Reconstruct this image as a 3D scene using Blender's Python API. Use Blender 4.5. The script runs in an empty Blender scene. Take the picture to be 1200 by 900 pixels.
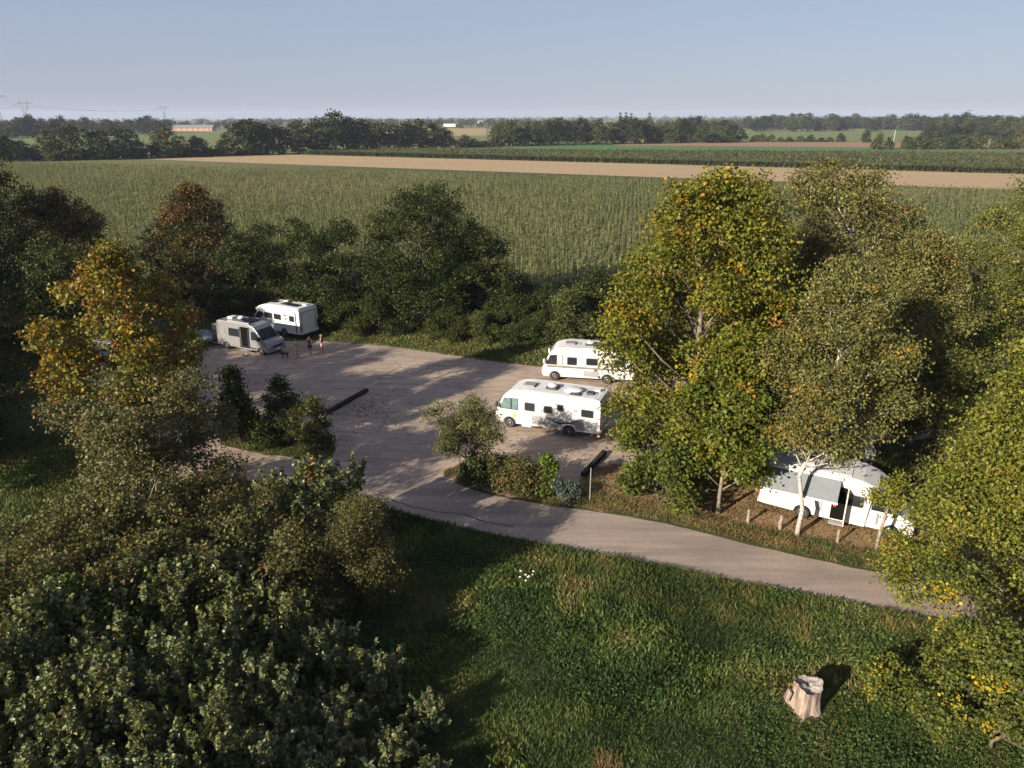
import bpy, bmesh, math, random
import numpy as np
from mathutils import Vector, Matrix

# ------------------------------------------------------------------ camera, sky, sun, exposure
sc = bpy.context.scene
C = sc.collection
FPX, CAMH = 840.0, 19.0
PITCH = math.atan((450 - 138) / FPX)
cam = bpy.data.cameras.new('camera')
cam.sensor_width = 36.0
cam.lens = 36.0 * FPX / 1200.0
cam.clip_start = 0.5
cam.clip_end = 40000
co = bpy.data.objects.new('camera', cam)
C.objects.link(co)
co.location = (0, 0, CAMH)
co.rotation_euler = (math.pi / 2 - PITCH, 0, 0)
sc.camera = co

SUN_EL, SUN_AZ = math.radians(21.0), math.radians(180 + 48)      # azimuth clockwise from +Y
world = bpy.data.worlds.new('World')
sc.world = world
world.use_nodes = True
wn = world.node_tree.nodes
sky = wn.new('ShaderNodeTexSky')
sky.sky_type = 'NISHITA'
sky.sun_disc = False
sky.sun_elevation = SUN_EL
sky.sun_rotation = SUN_AZ
sky.air_density = 1.0
sky.dust_density = 0.6
sky.ozone_density = 2.5
veil = wn.new('ShaderNodeMix')                 # thin even high haze over the whole sky
veil.data_type = 'RGBA'
veil.inputs[0].default_value = 0.78
veil.inputs[7].default_value = (2.45, 2.7, 3.7, 1)
world.node_tree.links.new(sky.outputs[0], veil.inputs[6])
world.node_tree.links.new(veil.outputs[2], wn['Background'].inputs[0])
wn['Background'].inputs[1].default_value = 0.068

sl = bpy.data.lights.new('sun', 'SUN')
sl.energy = 5.0
sl.angle = math.radians(0.6)
sl.color = (1.0, 0.88, 0.72)
so = bpy.data.objects.new('sun', sl)
C.objects.link(so)
sd = Vector((math.sin(SUN_AZ) * math.cos(SUN_EL), math.cos(SUN_AZ) * math.cos(SUN_EL), math.sin(SUN_EL)))
so.rotation_euler = sd.to_track_quat('Z', 'Y').to_euler()
so.location = (0, 0, 60)

sc.view_settings.view_transform = 'Standard'
sc.view_settings.look = 'None'
sc.view_settings.exposure = 1.12
sc.view_settings.gamma = 1.0
sc.cycles.use_denoising = True
sc.cycles.max_bounces = 6
sc.cycles.diffuse_bounces = 3
sc.cycles.transmission_bounces = 3
sc.cycles.volume_bounces = 0

# ------------------------------------------------------------------ helpers
def ray(px, py):
    x, d = px - 600, py - 450
    return x, FPX * math.cos(PITCH) - d * math.sin(PITCH), FPX * math.sin(PITCH) + d * math.cos(PITCH)
def G(px, py, z=0.0):                     # pixel -> point on the ground (or height z)
    x, fw, dn = ray(px, py)
    t = (CAMH - z) / dn
    return (x * t, fw * t)
def TZ(py, Y):                            # height that shows at image row py at distance Y
    x, fw, dn = ray(600, py)
    return CAMH - dn * Y / fw
def PX(px, Y, z):                         # X at image column px for a point at distance Y, height z
    dep = Y * math.cos(PITCH) + (CAMH - z) * math.sin(PITCH)
    return (px - 600) * dep / FPX

def sstep(a, b, x):
    t = np.clip((x - a) / (b - a), 0, 1)
    return t * t * (3 - 2 * t)
def terrain(x, y):
    d = np.sqrt(x * x + y * y)
    ang = np.arctan2(x, y)
    rise = sstep(1150, 2100, d) * (3.0 + 7.0 * np.clip(ang * 1.4, -0.2, 1.0) + 3 * np.sin(ang * 9 + d / 700.0))
    far = sstep(2600, 5200, d) * (6 + 8 * np.sin(ang * 5 + 1.0))
    return rise + far
_nr = np.random.RandomState(5)
_grid = _nr.rand(64, 64)
def vnoise(x, y, s):
    x = np.asarray(x) / s; y = np.asarray(y) / s
    xi = np.floor(x).astype(int); yi = np.floor(y).astype(int)
    fx = x - xi; fy = y - yi
    fx = fx * fx * (3 - 2 * fx); fy = fy * fy * (3 - 2 * fy)
    g = lambda a, b: _grid[a % 64, b % 64]
    return (g(xi, yi) * (1 - fx) + g(xi + 1, yi) * fx) * (1 - fy) + (g(xi, yi + 1) * (1 - fx) + g(xi + 1, yi + 1) * fx) * fy

def set_tags(o, label=None, cat=None, group=None, kind=None):
    if label: o['label'] = label
    if cat: o['category'] = cat
    if group: o['group'] = group
    if kind: o['kind'] = kind
    return o
def link(o, parent=None):
    C.objects.link(o)
    if parent: o.parent = parent
    return o
def empty(name, loc=(0, 0, 0), rz=0.0, label=None, cat=None, group=None):
    o = bpy.data.objects.new(name, None)
    o.empty_display_size = 0.3
    link(o)
    o.location = loc
    o.rotation_euler = (0, 0, rz)
    return set_tags(o, label, cat, group)
def copy_tree(o, parent=None):
    c = o.copy(); C.objects.link(c)
    if parent is not None: c.parent = parent
    for ch in list(o.children): copy_tree(ch, c)
    return c

def np_mesh(name, V, F, col=None, mat=None):
    me = bpy.data.meshes.new(name)
    V = np.ascontiguousarray(V, dtype=np.float32); F = np.ascontiguousarray(F, dtype=np.int32)
    k = F.shape[1]
    me.vertices.add(len(V)); me.vertices.foreach_set('co', V.ravel())
    me.loops.add(F.size); me.loops.foreach_set('vertex_index', F.ravel())
    me.polygons.add(len(F))
    me.polygons.foreach_set('loop_start', np.arange(0, F.size, k, dtype=np.int32))
    me.polygons.foreach_set('loop_total', np.full(len(F), k, dtype=np.int32))
    if col is not None:
        a = me.attributes.new('Col', 'FLOAT_COLOR', 'FACE')
        c4 = np.ones((len(F), 4), dtype=np.float32); c4[:, :3] = col
        a.data.foreach_set('color', c4.ravel())
    me.update(calc_edges=True)
    if mat: me.materials.append(mat)
    return me

class MB:                                  # collects shapes; build() links them as ONE mesh object
    def __init__(s): s.bm = bmesh.new()
    def box(s, c, d, rot=None, taper=None):
        v = []
        for z in (-1, 1):
            for x, y in ((-1, -1), (1, -1), (1, 1), (-1, 1)):
                k = taper if (taper and z > 0) else 1.0
                p = Vector((x * d[0] / 2 * k, y * d[1] / 2 * k, z * d[2] / 2))
                if rot: p = rot @ p
                v.append(s.bm.verts.new(p + Vector(c)))
        for f in ((3, 2, 1, 0), (4, 5, 6, 7), (0, 1, 5, 4), (1, 2, 6, 5), (2, 3, 7, 6), (3, 0, 4, 7)):
            s.bm.faces.new([v[i] for i in f])
        return s
    def prism(s, prof, y0, y1, bevel=0.0, zmin=-9, seg=2, xf=None):       # prof: (x, z) loop
        a = [s.bm.verts.new((x, y0, z)) for x, z in prof]
        b = [s.bm.verts.new((x, y1, z)) for x, z in prof]
        n = len(prof)
        s.bm.faces.new(a); s.bm.faces.new(b[::-1])
        for i in range(n): s.bm.faces.new((a[i], b[i], b[(i + 1) % n], a[(i + 1) % n]))
        if xf:
            for v in a + b: v.co = xf(v.co)
        if bevel:
            s.bm.edges.ensure_lookup_table()
            es = []
            for L in (a, b):
                for i in range(n):
                    p, q = L[i], L[(i + 1) % n]
                    if p.co.z > zmin and q.co.z > zmin:
                        e = s.bm.edges.get((p, q))
                        if e: es.append(e)
            bmesh.ops.bevel(s.bm, geom=es, offset=bevel, segments=seg, affect='EDGES', profile=0.6)
        return s
    def poly(s, pts, thick=0.0, nrm=None):
        a = [s.bm.verts.new(p) for p in pts]
        s.bm.faces.new(a)
        if thick:
            n = Vector(nrm) * thick
            b = [s.bm.verts.new(Vector(p) - n) for p in pts]
            s.bm.faces.new(b[::-1])
            m = len(pts)
            for i in range(m): s.bm.faces.new((b[i], b[(i + 1) % m], a[(i + 1) % m], a[i]))
        return s
    def tube(s, pts, rad, sides=6, caps=True):
        pts = [Vector(p) for p in pts]
        if not hasattr(rad, '__len__'): rad = [rad] * len(pts)
        rings = []
        for i, p in enumerate(pts):
            d = (pts[min(i + 1, len(pts) - 1)] - pts[max(i - 1, 0)]).normalized()
            u = d.cross(Vector((0.31, 0.95, 0.1)))
            if u.length < 0.05: u = d.cross(Vector((1, 0, 0)))
            u.normalize(); w = d.cross(u)
            rings.append([s.bm.verts.new(p + (u * math.cos(2 * math.pi * k / sides) + w * math.sin(2 * math.pi * k / sides)) * rad[i]) for k in range(sides)])
        for i in range(len(rings) - 1):
            for k in range(sides):
                s.bm.faces.new((rings[i][k], rings[i][(k + 1) % sides], rings[i + 1][(k + 1) % sides], rings[i + 1][k]))
        if caps:
            s.bm.faces.new(rings[0][::-1]); s.bm.faces.new(rings[-1])
        return s
    def lathe(s, prof, c=(0, 0, 0), axis='Z', sides=16):   # prof: (r, h)
        rings = []
        for r, h in prof:
            R = []
            for k in range(sides):
                a = 2 * math.pi * k / sides
                if axis == 'Z': p = (r * math.cos(a), r * math.sin(a), h)
                else: p = (r * math.cos(a), h, r * math.sin(a))
                R.append(s.bm.verts.new(Vector(p) + Vector(c)))
            rings.append(R)
        for i in range(len(rings) - 1):
            for k in range(sides):
                s.bm.faces.new((rings[i][k], rings[i][(k + 1) % sides], rings[i + 1][(k + 1) % sides], rings[i + 1][k]))
        s.bm.faces.new(rings[0][::-1]); s.bm.faces.new(rings[-1])
        return s
    def mesh(s, name, mat, bevel=0.0, smooth=False):
        if bevel: bmesh.ops.bevel(s.bm, geom=s.bm.edges[:], offset=bevel, segments=2, affect='EDGES', profile=0.6)
        bmesh.ops.recalc_face_normals(s.bm, faces=s.bm.faces[:])
        me = bpy.data.meshes.new(name)
        s.bm.to_mesh(me); s.bm.free()
        if smooth: me.polygons.foreach_set('use_smooth', [True] * len(me.polygons))
        if mat: me.materials.append(mat)
        return me
    def build(s, name, mat, parent=None, bevel=0.0, smooth=False):
        return link(bpy.data.objects.new(name, s.mesh(name, mat, bevel, smooth)), parent)

# ------------------------------------------------------------------ materials
class NT:
    def __init__(s, name):
        s.m = bpy.data.materials.new(name); s.m.use_nodes = True
        s.t = s.m.node_tree; s.n = s.t.nodes; s.b = s.n['Principled BSDF']; s.o = s.n['Material Output']
    def new(s, t, **kw):
        n = s.n.new(t)
        for k, v in kw.items(): setattr(n, k, v)
        return n
    def ln(s, a, b): s.t.links.new(a, b)
    def noise(s, scale, detail=4, rough=0.6, vec=None, dist=0.0):
        n = s.new('ShaderNodeTexNoise')
        n.inputs['Scale'].default_value = scale; n.inputs['Detail'].default_value = detail
        n.inputs['Roughness'].default_value = rough; n.inputs['Distortion'].default_value = dist
        if vec is None:
            if not hasattr(s, 'tc'): s.tc = s.new('ShaderNodeTexCoord')
            vec = s.tc.outputs['Object']
        s.ln(vec, n.inputs['Vector'])
        return n.outputs['Fac']
    def mapped(s, scale, rotz=0.0):
        if not hasattr(s, 'tc'): s.tc = s.new('ShaderNodeTexCoord')
        mp = s.new('ShaderNodeMapping'); mp.inputs['Scale'].default_value = scale; mp.inputs['Rotation'].default_value = (0, 0, rotz)
        s.ln(s.tc.outputs['Object'], mp.inputs['Vector'])
        return mp.outputs[0]
    def ramp(s, fac, stops):
        r = s.new('ShaderNodeValToRGB')
        e = r.color_ramp.elements
        e[0].position, e[0].color = stops[0][0], (*stops[0][1], 1)
        e[1].position, e[1].color = stops[-1][0], (*stops[-1][1], 1)
        for p, c in stops[1:-1]:
            k = e.new(p); k.color = (*c, 1)
        s.ln(fac, r.inputs[0])
        return r.outputs[0]
    def mix(s, fac, a, b, mode='MIX'):
        m = s.new('ShaderNodeMix', data_type='RGBA', blend_type=mode)
        for sock, v in ((m.inputs[0], fac), (m.inputs[6], a), (m.inputs[7], b)):
            if isinstance(v, (int, float)): sock.default_value = v
            elif isinstance(v, tuple): sock.default_value = (*v, 1)
            else: s.ln(v, sock)
        return m.outputs[2]
    def bump(s, h, strength=0.4, dist=0.05):
        b = s.new('ShaderNodeBump'); b.inputs['Strength'].default_value = strength; b.inputs['Distance'].default_value = dist
        s.ln(h, b.inputs['Height']); s.ln(b.outputs[0], s.b.inputs['Normal'])
    def fin(s, col=None, rough=0.8, spec=0.3, metal=0.0):
        if col is not None:
            if isinstance(col, tuple): s.b.inputs['Base Color'].default_value = (*col, 1)
            else: s.ln(col, s.b.inputs['Base Color'])
        s.b.inputs['Roughness'].default_value = rough
        s.b.inputs['Specular IOR Level'].default_value = spec
        s.b.inputs['Metallic'].default_value = metal
        return s.m
def plain(name, col, rough=0.6, spec=0.4, metal=0.0, var=0.12, scale=6.0):
    t = NT(name)
    f = t.noise(scale, 5)
    c = t.ramp(f, [(0.3, tuple(x * (1 - var) for x in col)), (0.7, tuple(min(1, x * (1 + var)) for x in col))])
    return t.fin(c, rough, spec, metal)

def leaf_mat(name, trans=0.28, gloss=0.2, rough=0.45, huevar=0.03, valvar=0.25):
    t = NT(name)
    at = t.new('ShaderNodeAttribute', attribute_name='Col')
    oi = t.new('ShaderNodeObjectInfo')
    hs = t.new('ShaderNodeHueSaturation')
    def rng(lo, hi):
        m = t.new('ShaderNodeMapRange'); m.inputs['To Min'].default_value = lo; m.inputs['To Max'].default_value = hi
        t.ln(oi.outputs['Random'], m.inputs['Value']); return m.outputs[0]
    t.ln(rng(0.5 - huevar, 0.5 + huevar), hs.inputs['Hue']); t.ln(rng(1 + valvar, 1 - valvar), hs.inputs['Value'])
    t.ln(at.outputs['Color'], hs.inputs['Color'])
    tr = t.new('ShaderNodeBsdfTranslucent')
    t.ln(t.mix(1.0, hs.outputs[0], (1.0, 0.95, 0.45), 'MULTIPLY'), tr.inputs['Color'])
    t.fin(hs.outputs[0], rough, gloss)
    ms = t.new('ShaderNodeMixShader'); ms.inputs[0].default_value = trans
    t.ln(t.b.outputs[0], ms.inputs[1]); t.ln(tr.outputs[0], ms.inputs[2]); t.ln(ms.outputs[0], t.o.inputs['Surface'])
    return t.m
M = {}
M['leaf'] = leaf_mat('leaf', huevar=0.0, valvar=0.0)
M['leaf_glossy'] = leaf_mat('leaf_glossy', 0.25, 0.42, 0.42, 0.0, 0.0)
M['leaf_far'] = leaf_mat('leaf_far', 0.15, 0.1, 0.7, 0.035, 0.45)
M['grass'] = leaf_mat('grass_blades', 0.25, 0.2, 0.6, 0.0, 0.0)
def bark(name, a, b, scale=(6, 6, 1.2)):
    t = NT(name)
    f = t.noise(3.0, 6, 0.65, t.mapped(scale))
    t.bump(f, 0.6, 0.03)
    return t.fin(t.ramp(f, [(0.35, a), (0.65, b)]), 0.9, 0.15)
M['bark'] = bark('bark', (0.05, 0.04, 0.03), (0.16, 0.13, 0.095))
M['bark_grey'] = bark('bark_grey', (0.10, 0.085, 0.065), (0.27, 0.23, 0.18))
t = NT('birch_bark')
f1 = t.noise(2.2, 4, 0.6, t.mapped((1.5, 1.5, 7)))
f2 = t.noise(0.9, 3, 0.6)
c = t.ramp(f1, [(0.36, (0.05, 0.045, 0.04)), (0.46, (0.40, 0.36, 0.31)), (0.7, (0.55, 0.51, 0.46))])
M['birch'] = t.fin(t.mix(0.25, c, t.ramp(f2, [(0.4, (0.3, 0.25, 0.2)), (0.6, (0.7, 0.66, 0.6))])), 0.8, 0.2)

# ground sheets
t = NT('ground')
f1 = t.noise(0.35, 6, 0.65); f2 = t.noise(9.0, 5, 0.7); f3 = t.noise(0.004, 4, 0.5)
c = t.ramp(f1, [(0.3, (0.035, 0.045, 0.016)), (0.5, (0.055, 0.068, 0.022)), (0.7, (0.09, 0.085, 0.035))])
c = t.mix(t.ramp(f2, [(0.35, (0, 0, 0)), (0.65, (0.6, 0.6, 0.6))]), c, (0.05, 0.04, 0.025))
far = t.ramp(f3, [(0.38, (0.10, 0.125, 0.05)), (0.5, (0.16, 0.16, 0.07)), (0.58, (0.24, 0.19, 0.10)), (0.66, (0.11, 0.14, 0.06))])
g = t.new('ShaderNodeNewGeometry'); ln_ = t.new('ShaderNodeVectorMath', operation='LENGTH'); t.ln(g.outputs['Position'], ln_.inputs[0])
mr = t.new('ShaderNodeMapRange'); mr.inputs['From Min'].default_value = 250; mr.inputs['From Max'].default_value = 420
t.ln(ln_.outputs['Value'], mr.inputs['Value'])
t.bump(f2, 0.6, 0.06)
M['ground'] = t.fin(t.mix(mr.outputs[0], c, far), 0.95, 0.1)

t = NT('gravel')
f1 = t.noise(0.18, 5, 0.6, dist=0.6); f2 = t.noise(14.0, 6, 0.75); f3 = t.noise(1.1, 6, 0.7, t.mapped((0.35, 1.6, 1), 0.5)); f4 = t.noise(60.0, 3, 0.8)
c = t.ramp(f1, [(0.3, (0.28, 0.22, 0.185)), (0.55, (0.40, 0.315, 0.25)), (0.75, (0.48, 0.375, 0.295))])
c = t.mix(t.ramp(f3, [(0.42, (0, 0, 0)), (0.66, (0.75, 0.75, 0.75))]), c, (0.17, 0.135, 0.115))
c = t.mix(t.ramp(f2, [(0.45, (0, 0, 0)), (0.7, (0.5, 0.5, 0.5))]), c, (0.42, 0.35, 0.29))
c = t.mix(t.ramp(f4, [(0.36, (0.6, 0.6, 0.6)), (0.5, (0, 0, 0))]), c, (0.10, 0.085, 0.075))
t.bump(f2, 0.5, 0.03)
M['gravel'] = t.fin(c, 0.95, 0.05)
t = NT('asphalt')
f1 = t.noise(0.3, 5, 0.6); f2 = t.noise(30.0, 5, 0.8); f3 = t.noise(0.8, 5, 0.65, t.mapped((0.15, 1.6, 1), 0.23))
c = t.ramp(f1, [(0.3, (0.31, 0.25, 0.21)), (0.7, (0.43, 0.345, 0.285))])
c = t.mix(t.ramp(f3, [(0.40, (0, 0, 0)), (0.66, (0.6, 0.6, 0.6))]), c, (0.14, 0.118, 0.11))
c = t.mix(t.ramp(f2, [(0.40, (0.55, 0.55, 0.55)), (0.6, (0, 0, 0))]), c, (0.12, 0.10, 0.09))
t.bump(f2, 0.35, 0.02)
M['asphalt'] = t.fin(c, 0.9, 0.2)
t = NT('dry_soil')
f1 = t.noise(0.8, 6, 0.7); f2 = t.noise(12.0, 5, 0.75)
c = t.ramp(f1, [(0.32, (0.15, 0.11, 0.06)), (0.5, (0.27, 0.175, 0.10)), (0.68, (0.34, 0.23, 0.14))])
c = t.mix(t.ramp(f2, [(0.4, (0, 0, 0)), (0.7, (0.7, 0.7, 0.7))]), c, (0.10, 0.085, 0.035))
t.bump(f2, 0.6, 0.05)
M['dry_soil'] = t.fin(c, 0.95, 0.1)
def field_mat(name, a, b, cc, stripe=(0.02, 0.5, 1), rot=0.0, patch=0.02):
    t = NT(name)
    f1 = t.noise(1.0, 4, 0.6, t.mapped(stripe, rot)); f2 = t.noise(patch, 5, 0.6); f3 = t.noise(0.6, 5, 0.7)
    c = t.ramp(f1, [(0.35, a), (0.65, b)])
    c = t.mix(t.ramp(f2, [(0.4, (0, 0, 0)), (0.65, (0.75, 0.75, 0.75))]), c, cc)
    c = t.mix(t.ramp(f3, [(0.4, (0, 0, 0)), (0.7, (0.35, 0.35, 0.35))]), c, tuple(x * 0.55 for x in cc))
    return t.fin(c, 0.95, 0.05)
M['stubble'] = field_mat('stubble', (0.31, 0.225, 0.13), (0.40, 0.30, 0.18), (0.35, 0.26, 0.155), (0.012, 0.35, 1), -0.06)
M['ploughed'] = field_mat('ploughed', (0.24, 0.14, 0.09), (0.29, 0.175, 0.115), (0.27, 0.17, 0.10))
M['young_crop'] = field_mat('young_crop', (0.075, 0.15, 0.055), (0.09, 0.17, 0.065), (0.085, 0.155, 0.06))
M['pasture'] = field_mat('pasture', (0.11, 0.15, 0.05), (0.15, 0.18, 0.07), (0.17, 0.175, 0.075), (0.01, 0.05, 1))
M['hay_field'] = field_mat('hay_field', (0.30, 0.22, 0.11), (0.36, 0.27, 0.14), (0.31, 0.25, 0.12), (0.01, 0.05, 1))
M['maize_soil'] = field_mat('maize_soil', (0.05, 0.06, 0.025), (0.07, 0.075, 0.03), (0.08, 0.07, 0.035))
M['maize_far_soil'] = field_mat('maize_far_soil', (0.06, 0.085, 0.035), (0.085, 0.10, 0.042), (0.09, 0.095, 0.045), (0.01, 0.12, 1), -0.05)

# vehicles and small things
t = NT('white_paint')
f1 = t.noise(1.3, 5, 0.6); f2 = t.noise(7.0, 4, 0.6, t.mapped((2, 2, 0.25)))
c = t.ramp(f1, [(0.3, (0.54, 0.535, 0.52)), (0.7, (0.63, 0.63, 0.62))])
c = t.mix(t.ramp(f2, [(0.5, (0, 0, 0)), (0.8, (0.22, 0.22, 0.22))]), c, (0.36, 0.34, 0.31))
M['white'] = t.fin(c, 0.32, 0.5)
M['roof_white'] = plain('roof_white', (0.52, 0.52, 0.52), 0.5, 0.4, var=0.14, scale=2.0)
M['silver'] = plain('silver_paint', (0.24, 0.24, 0.245), 0.35, 0.5, 0.3, 0.06, 2.0)
M['grey_panel'] = plain('grey_panel', (0.28, 0.28, 0.29), 0.45, 0.4, var=0.1, scale=2.0)
M['dark_plastic'] = plain('dark_plastic', (0.035, 0.035, 0.037), 0.55, 0.4)
M['grey_plastic'] = plain('grey_plastic', (0.2, 0.2, 0.2), 0.55, 0.4)
M['rubber'] = plain('rubber', (0.022, 0.022, 0.022), 0.8, 0.3)
M['rim'] = plain('rim', (0.55, 0.55, 0.56), 0.35, 0.5, 0.6)
M['glass'] = plain('glass', (0.018, 0.022, 0.026), 0.06, 0.8, 0.0, 0.1)
M['blind'] = plain('silver_blind', (0.16, 0.25, 0.25), 0.25, 0.6, 0.3, 0.25, 3.0)
M['interior_shade'] = plain('interior_shade', (0.008, 0.007, 0.006), 0.9, 0.0)  # near-black colour stands in for the shade inside open vehicle doors
M['lamp_clear'] = plain('lamp_clear', (0.55, 0.57, 0.6), 0.12, 0.7, 0.3)
M['lamp_red'] = plain('lamp_red', (0.45, 0.03, 0.02), 0.25, 0.6)
M['solar'] = plain('solar', (0.018, 0.02, 0.035), 0.12, 0.7)
M['awning'] = plain('awning', (0.20, 0.215, 0.23), 0.75, 0.2, var=0.1)
M['brown_stripe'] = plain('brown_stripe', (0.06, 0.035, 0.025), 0.5, 0.3)
M['decal_dark'] = plain('decal_dark', (0.025, 0.02, 0.03), 0.5, 0.3)
M['yellow'] = plain('yellow', (0.75, 0.5, 0.04), 0.5, 0.3)
M['cream_door'] = plain('cream_door', (0.62, 0.57, 0.48), 0.5, 0.3)
M['red_cloth'] = plain('red_cloth', (0.55, 0.08, 0.03), 0.85, 0.1)
M['tarp'] = plain('tarp', (0.16, 0.20, 0.26), 0.6, 0.3, var=0.25)
M['car_dark'] = plain('car_dark', (0.03, 0.035, 0.05), 0.25, 0.6)
M['metal_grey'] = plain('metal_grey', (0.36, 0.36, 0.35), 0.5, 0.4, 0.5)
M['steel_far'] = plain('steel_far', (0.16, 0.17, 0.19), 0.7, 0.2)
M['old_timber'] = bark('old_timber', (0.012, 0.011, 0.010), (0.045, 0.038, 0.034), (8, 1.0, 8))
M['post_wood'] = bark('post_wood', (0.14, 0.11, 0.085), (0.36, 0.31, 0.25))
M['stump_bark'] = bark('stump_bark', (0.13, 0.09, 0.07), (0.38, 0.30, 0.25), (3, 3, 0.5))
t = NT('stump_top')
f1 = t.noise(2.5, 5, 0.6); f2 = t.noise(16, 5, 0.7)
c = t.ramp(f1, [(0.35, (0.12, 0.085, 0.065)), (0.5, (0.25, 0.225, 0.21)), (0.7, (0.40, 0.38, 0.36))])
M['stump_top'] = t.fin(t.mix(t.ramp(f2, [(0.4, (0, 0, 0)), (0.7, (0.5, 0.5, 0.5))]), c, (0.2, 0.17, 0.15)), 0.9, 0.1)
M['stone'] = plain('stone', (0.55, 0.5, 0.45), 0.9, 0.1)
M['skin'] = plain('skin', (0.36, 0.20, 0.14), 0.6, 0.3, var=0.05)
M['hair_brown'] = plain('hair_brown', (0.06, 0.035, 0.02), 0.7, 0.3)
M['hair_fair'] = plain('hair_fair', (0.42, 0.22, 0.10), 0.7, 0.3)
M['cloth_red'] = plain('cloth_orange_red', (0.36, 0.10, 0.06), 0.9, 0.1)
M['cloth_white'] = plain('cloth_white', (0.65, 0.62, 0.58), 0.9, 0.1)
M['cloth_brown'] = plain('cloth_brown', (0.075, 0.05, 0.032), 0.9, 0.1)
M['cloth_navy'] = plain('cloth_navy', (0.02, 0.022, 0.045), 0.9, 0.1)
M['cloth_pink'] = plain('cloth_pink', (0.58, 0.45, 0.44), 0.9, 0.1)
M['dog_fur'] = plain('dog_fur', (0.015, 0.013, 0.012), 0.8, 0.2)
M['wall_cream'] = plain('wall_cream', (0.62, 0.52, 0.40), 0.9, 0.1)
M['wall_white'] = plain('wall_white', (0.75, 0.73, 0.70), 0.9, 0.1)
M['wall_brick'] = plain('wall_brick', (0.42, 0.25, 0.19), 0.9, 0.1)
M['roof_slate'] = plain('roof_slate', (0.17, 0.17, 0.20), 0.8, 0.2)
M['roof_tile'] = plain('roof_tile', (0.30, 0.15, 0.10), 0.9, 0.1)
M['flower_white'] = plain('flower_white', (0.78, 0.76, 0.70), 0.8, 0.1)

# ------------------------------------------------------------------ the ground and its sheets
def struct(o, label=None):
    o['kind'] = 'structure'
    if label: o['label'] = label
    return o
def build_ground():
    rr = [0, 10, 25, 45, 70, 110, 180, 300, 500, 800, 1000] + list(np.linspace(1150, 5600, 40)) + [7000, 9000]
    na = 180
    V = [(0, 0, 0)]; F = []
    for r in rr[1:]:
        a = np.arange(na) * 2 * math.pi / na
        x, y = r * np.cos(a), r * np.sin(a)
        V += list(zip(x, y, terrain(x, y)))
    for k in range(na): F.append((0, 1 + k, 1 + (k + 1) % na))
    for i in range(len(rr) - 2):
        b0, b1 = 1 + i * na, 1 + (i + 1) * na
        for k in range(na): F.append((b0 + k, b1 + k, b1 + (k + 1) % na, b0 + (k + 1) % na))
    me = bpy.data.meshes.new('ground'); me.from_pydata([tuple(map(float, v)) for v in V], [], F); me.materials.append(M['ground'])
    me.polygons.foreach_set('use_smooth', [True] * len(me.polygons))
    struct(link(bpy.data.objects.new('ground', me)), 'grassy open ground with woods and fields to the horizon')
build_ground()

def catmull(pts, n=6, closed=True):
    out = []; m = len(pts)
    rngi = range(m) if closed else range(m - 1)
    for i in rngi:
        p = [pts[(i + k) % m] if closed else pts[min(max(i + k, 0), m - 1)] for k in (-1, 0, 1, 2)]
        for s in range(n):
            t = s / n
            out.append(tuple(0.5 * (2 * p[1][a] + (p[2][a] - p[0][a]) * t + (2 * p[0][a] - 5 * p[1][a] + 4 * p[2][a] - p[3][a]) * t * t + (3 * p[1][a] - p[0][a] - 3 * p[2][a] + p[3][a]) * t ** 3) for a in range(2)))
    if not closed: out.append(tuple(pts[-1]))
    return out
def sheet(name, pts, z, mat, label=None, jitter=0.0, smooth=True, seed=1):
    P = catmull(pts, 8) if smooth else pts
    r = random.Random(seed)
    P = [(x + r.uniform(-jitter, jitter), y + r.uniform(-jitter, jitter)) for x, y in P]
    bm = bmesh.new()
    f = bm.faces.new([bm.verts.new((x, y, z)) for x, y in P])
    bmesh.ops.triangulate(bm, faces=[f])
    bmesh.ops.recalc_face_normals(bm, faces=bm.faces[:])
    if bm.faces[0].normal.z < 0: bmesh.ops.reverse_faces(bm, faces=bm.faces[:])
    me = bpy.data.meshes.new(name); bm.to_mesh(me); bm.free(); me.materials.append(mat)
    o = link(bpy.data.objects.new(name, me))
    struct(o, label)
    return P
def GP(*a): return [G(*p) for p in a]

LOT = sheet('parking_lot', GP((500, 590), (452, 592), (418, 578), (330, 566), (240, 561), (195, 557), (150, 535), (110, 480), (85, 440), (130, 415), (215, 408), (300, 402), (390, 399), (450, 404), (520, 414), (590, 424), (640, 430), (760, 436), (900, 440), (1060, 452), (1150, 480), (1100, 512), (960, 520), (870, 530), (760, 545), (715, 545), (690, 562), (660, 577), (610, 584), (560, 572), (530, 566)), 0.008, M['gravel'], 'pinkish grey gravel parking lot', 0.10)
near_edge = [(1500, 815), (1250, 760), (1074, 724), (960, 700), (850, 678), (740, 656), (660, 642), (580, 627), (520, 613), (470, 600), (440, 588)]
far_edge = [(448, 566), (500, 556), (524, 562), (560, 576), (610, 587), (660, 595), (700, 600), (780, 614), (860, 634), (960, 657), (1050, 676), (1250, 718), (1500, 760)]
ROADN = catmull(GP(*near_edge), 6, False); ROADF = catmull(GP(*far_edge), 6, False)
ROAD = sheet('road', ROADN + ROADF, 0.014, M['asphalt'], 'narrow worn asphalt lane', 0.035, False)
DRY = sheet('dry_ground', GP((690, 596), (668, 580), (700, 548), (740, 545), (830, 545), (900, 535), (1000, 540), (1100, 560), (1250, 610), (1300, 700), (1080, 676), (960, 652), (860, 629), (770, 608)), 0.011, M['dry_soil'], 'brown leaf-strewn ground under the trees', 0.15)
ISL = sheet('planting_island', GP((262, 520), (275, 505), (300, 500), (340, 500), (380, 508), (392, 525), (384, 538), (350, 538), (300, 530)), 0.012, M['ground'], 'grassy island in the gravel lot', 0.12)
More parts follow.
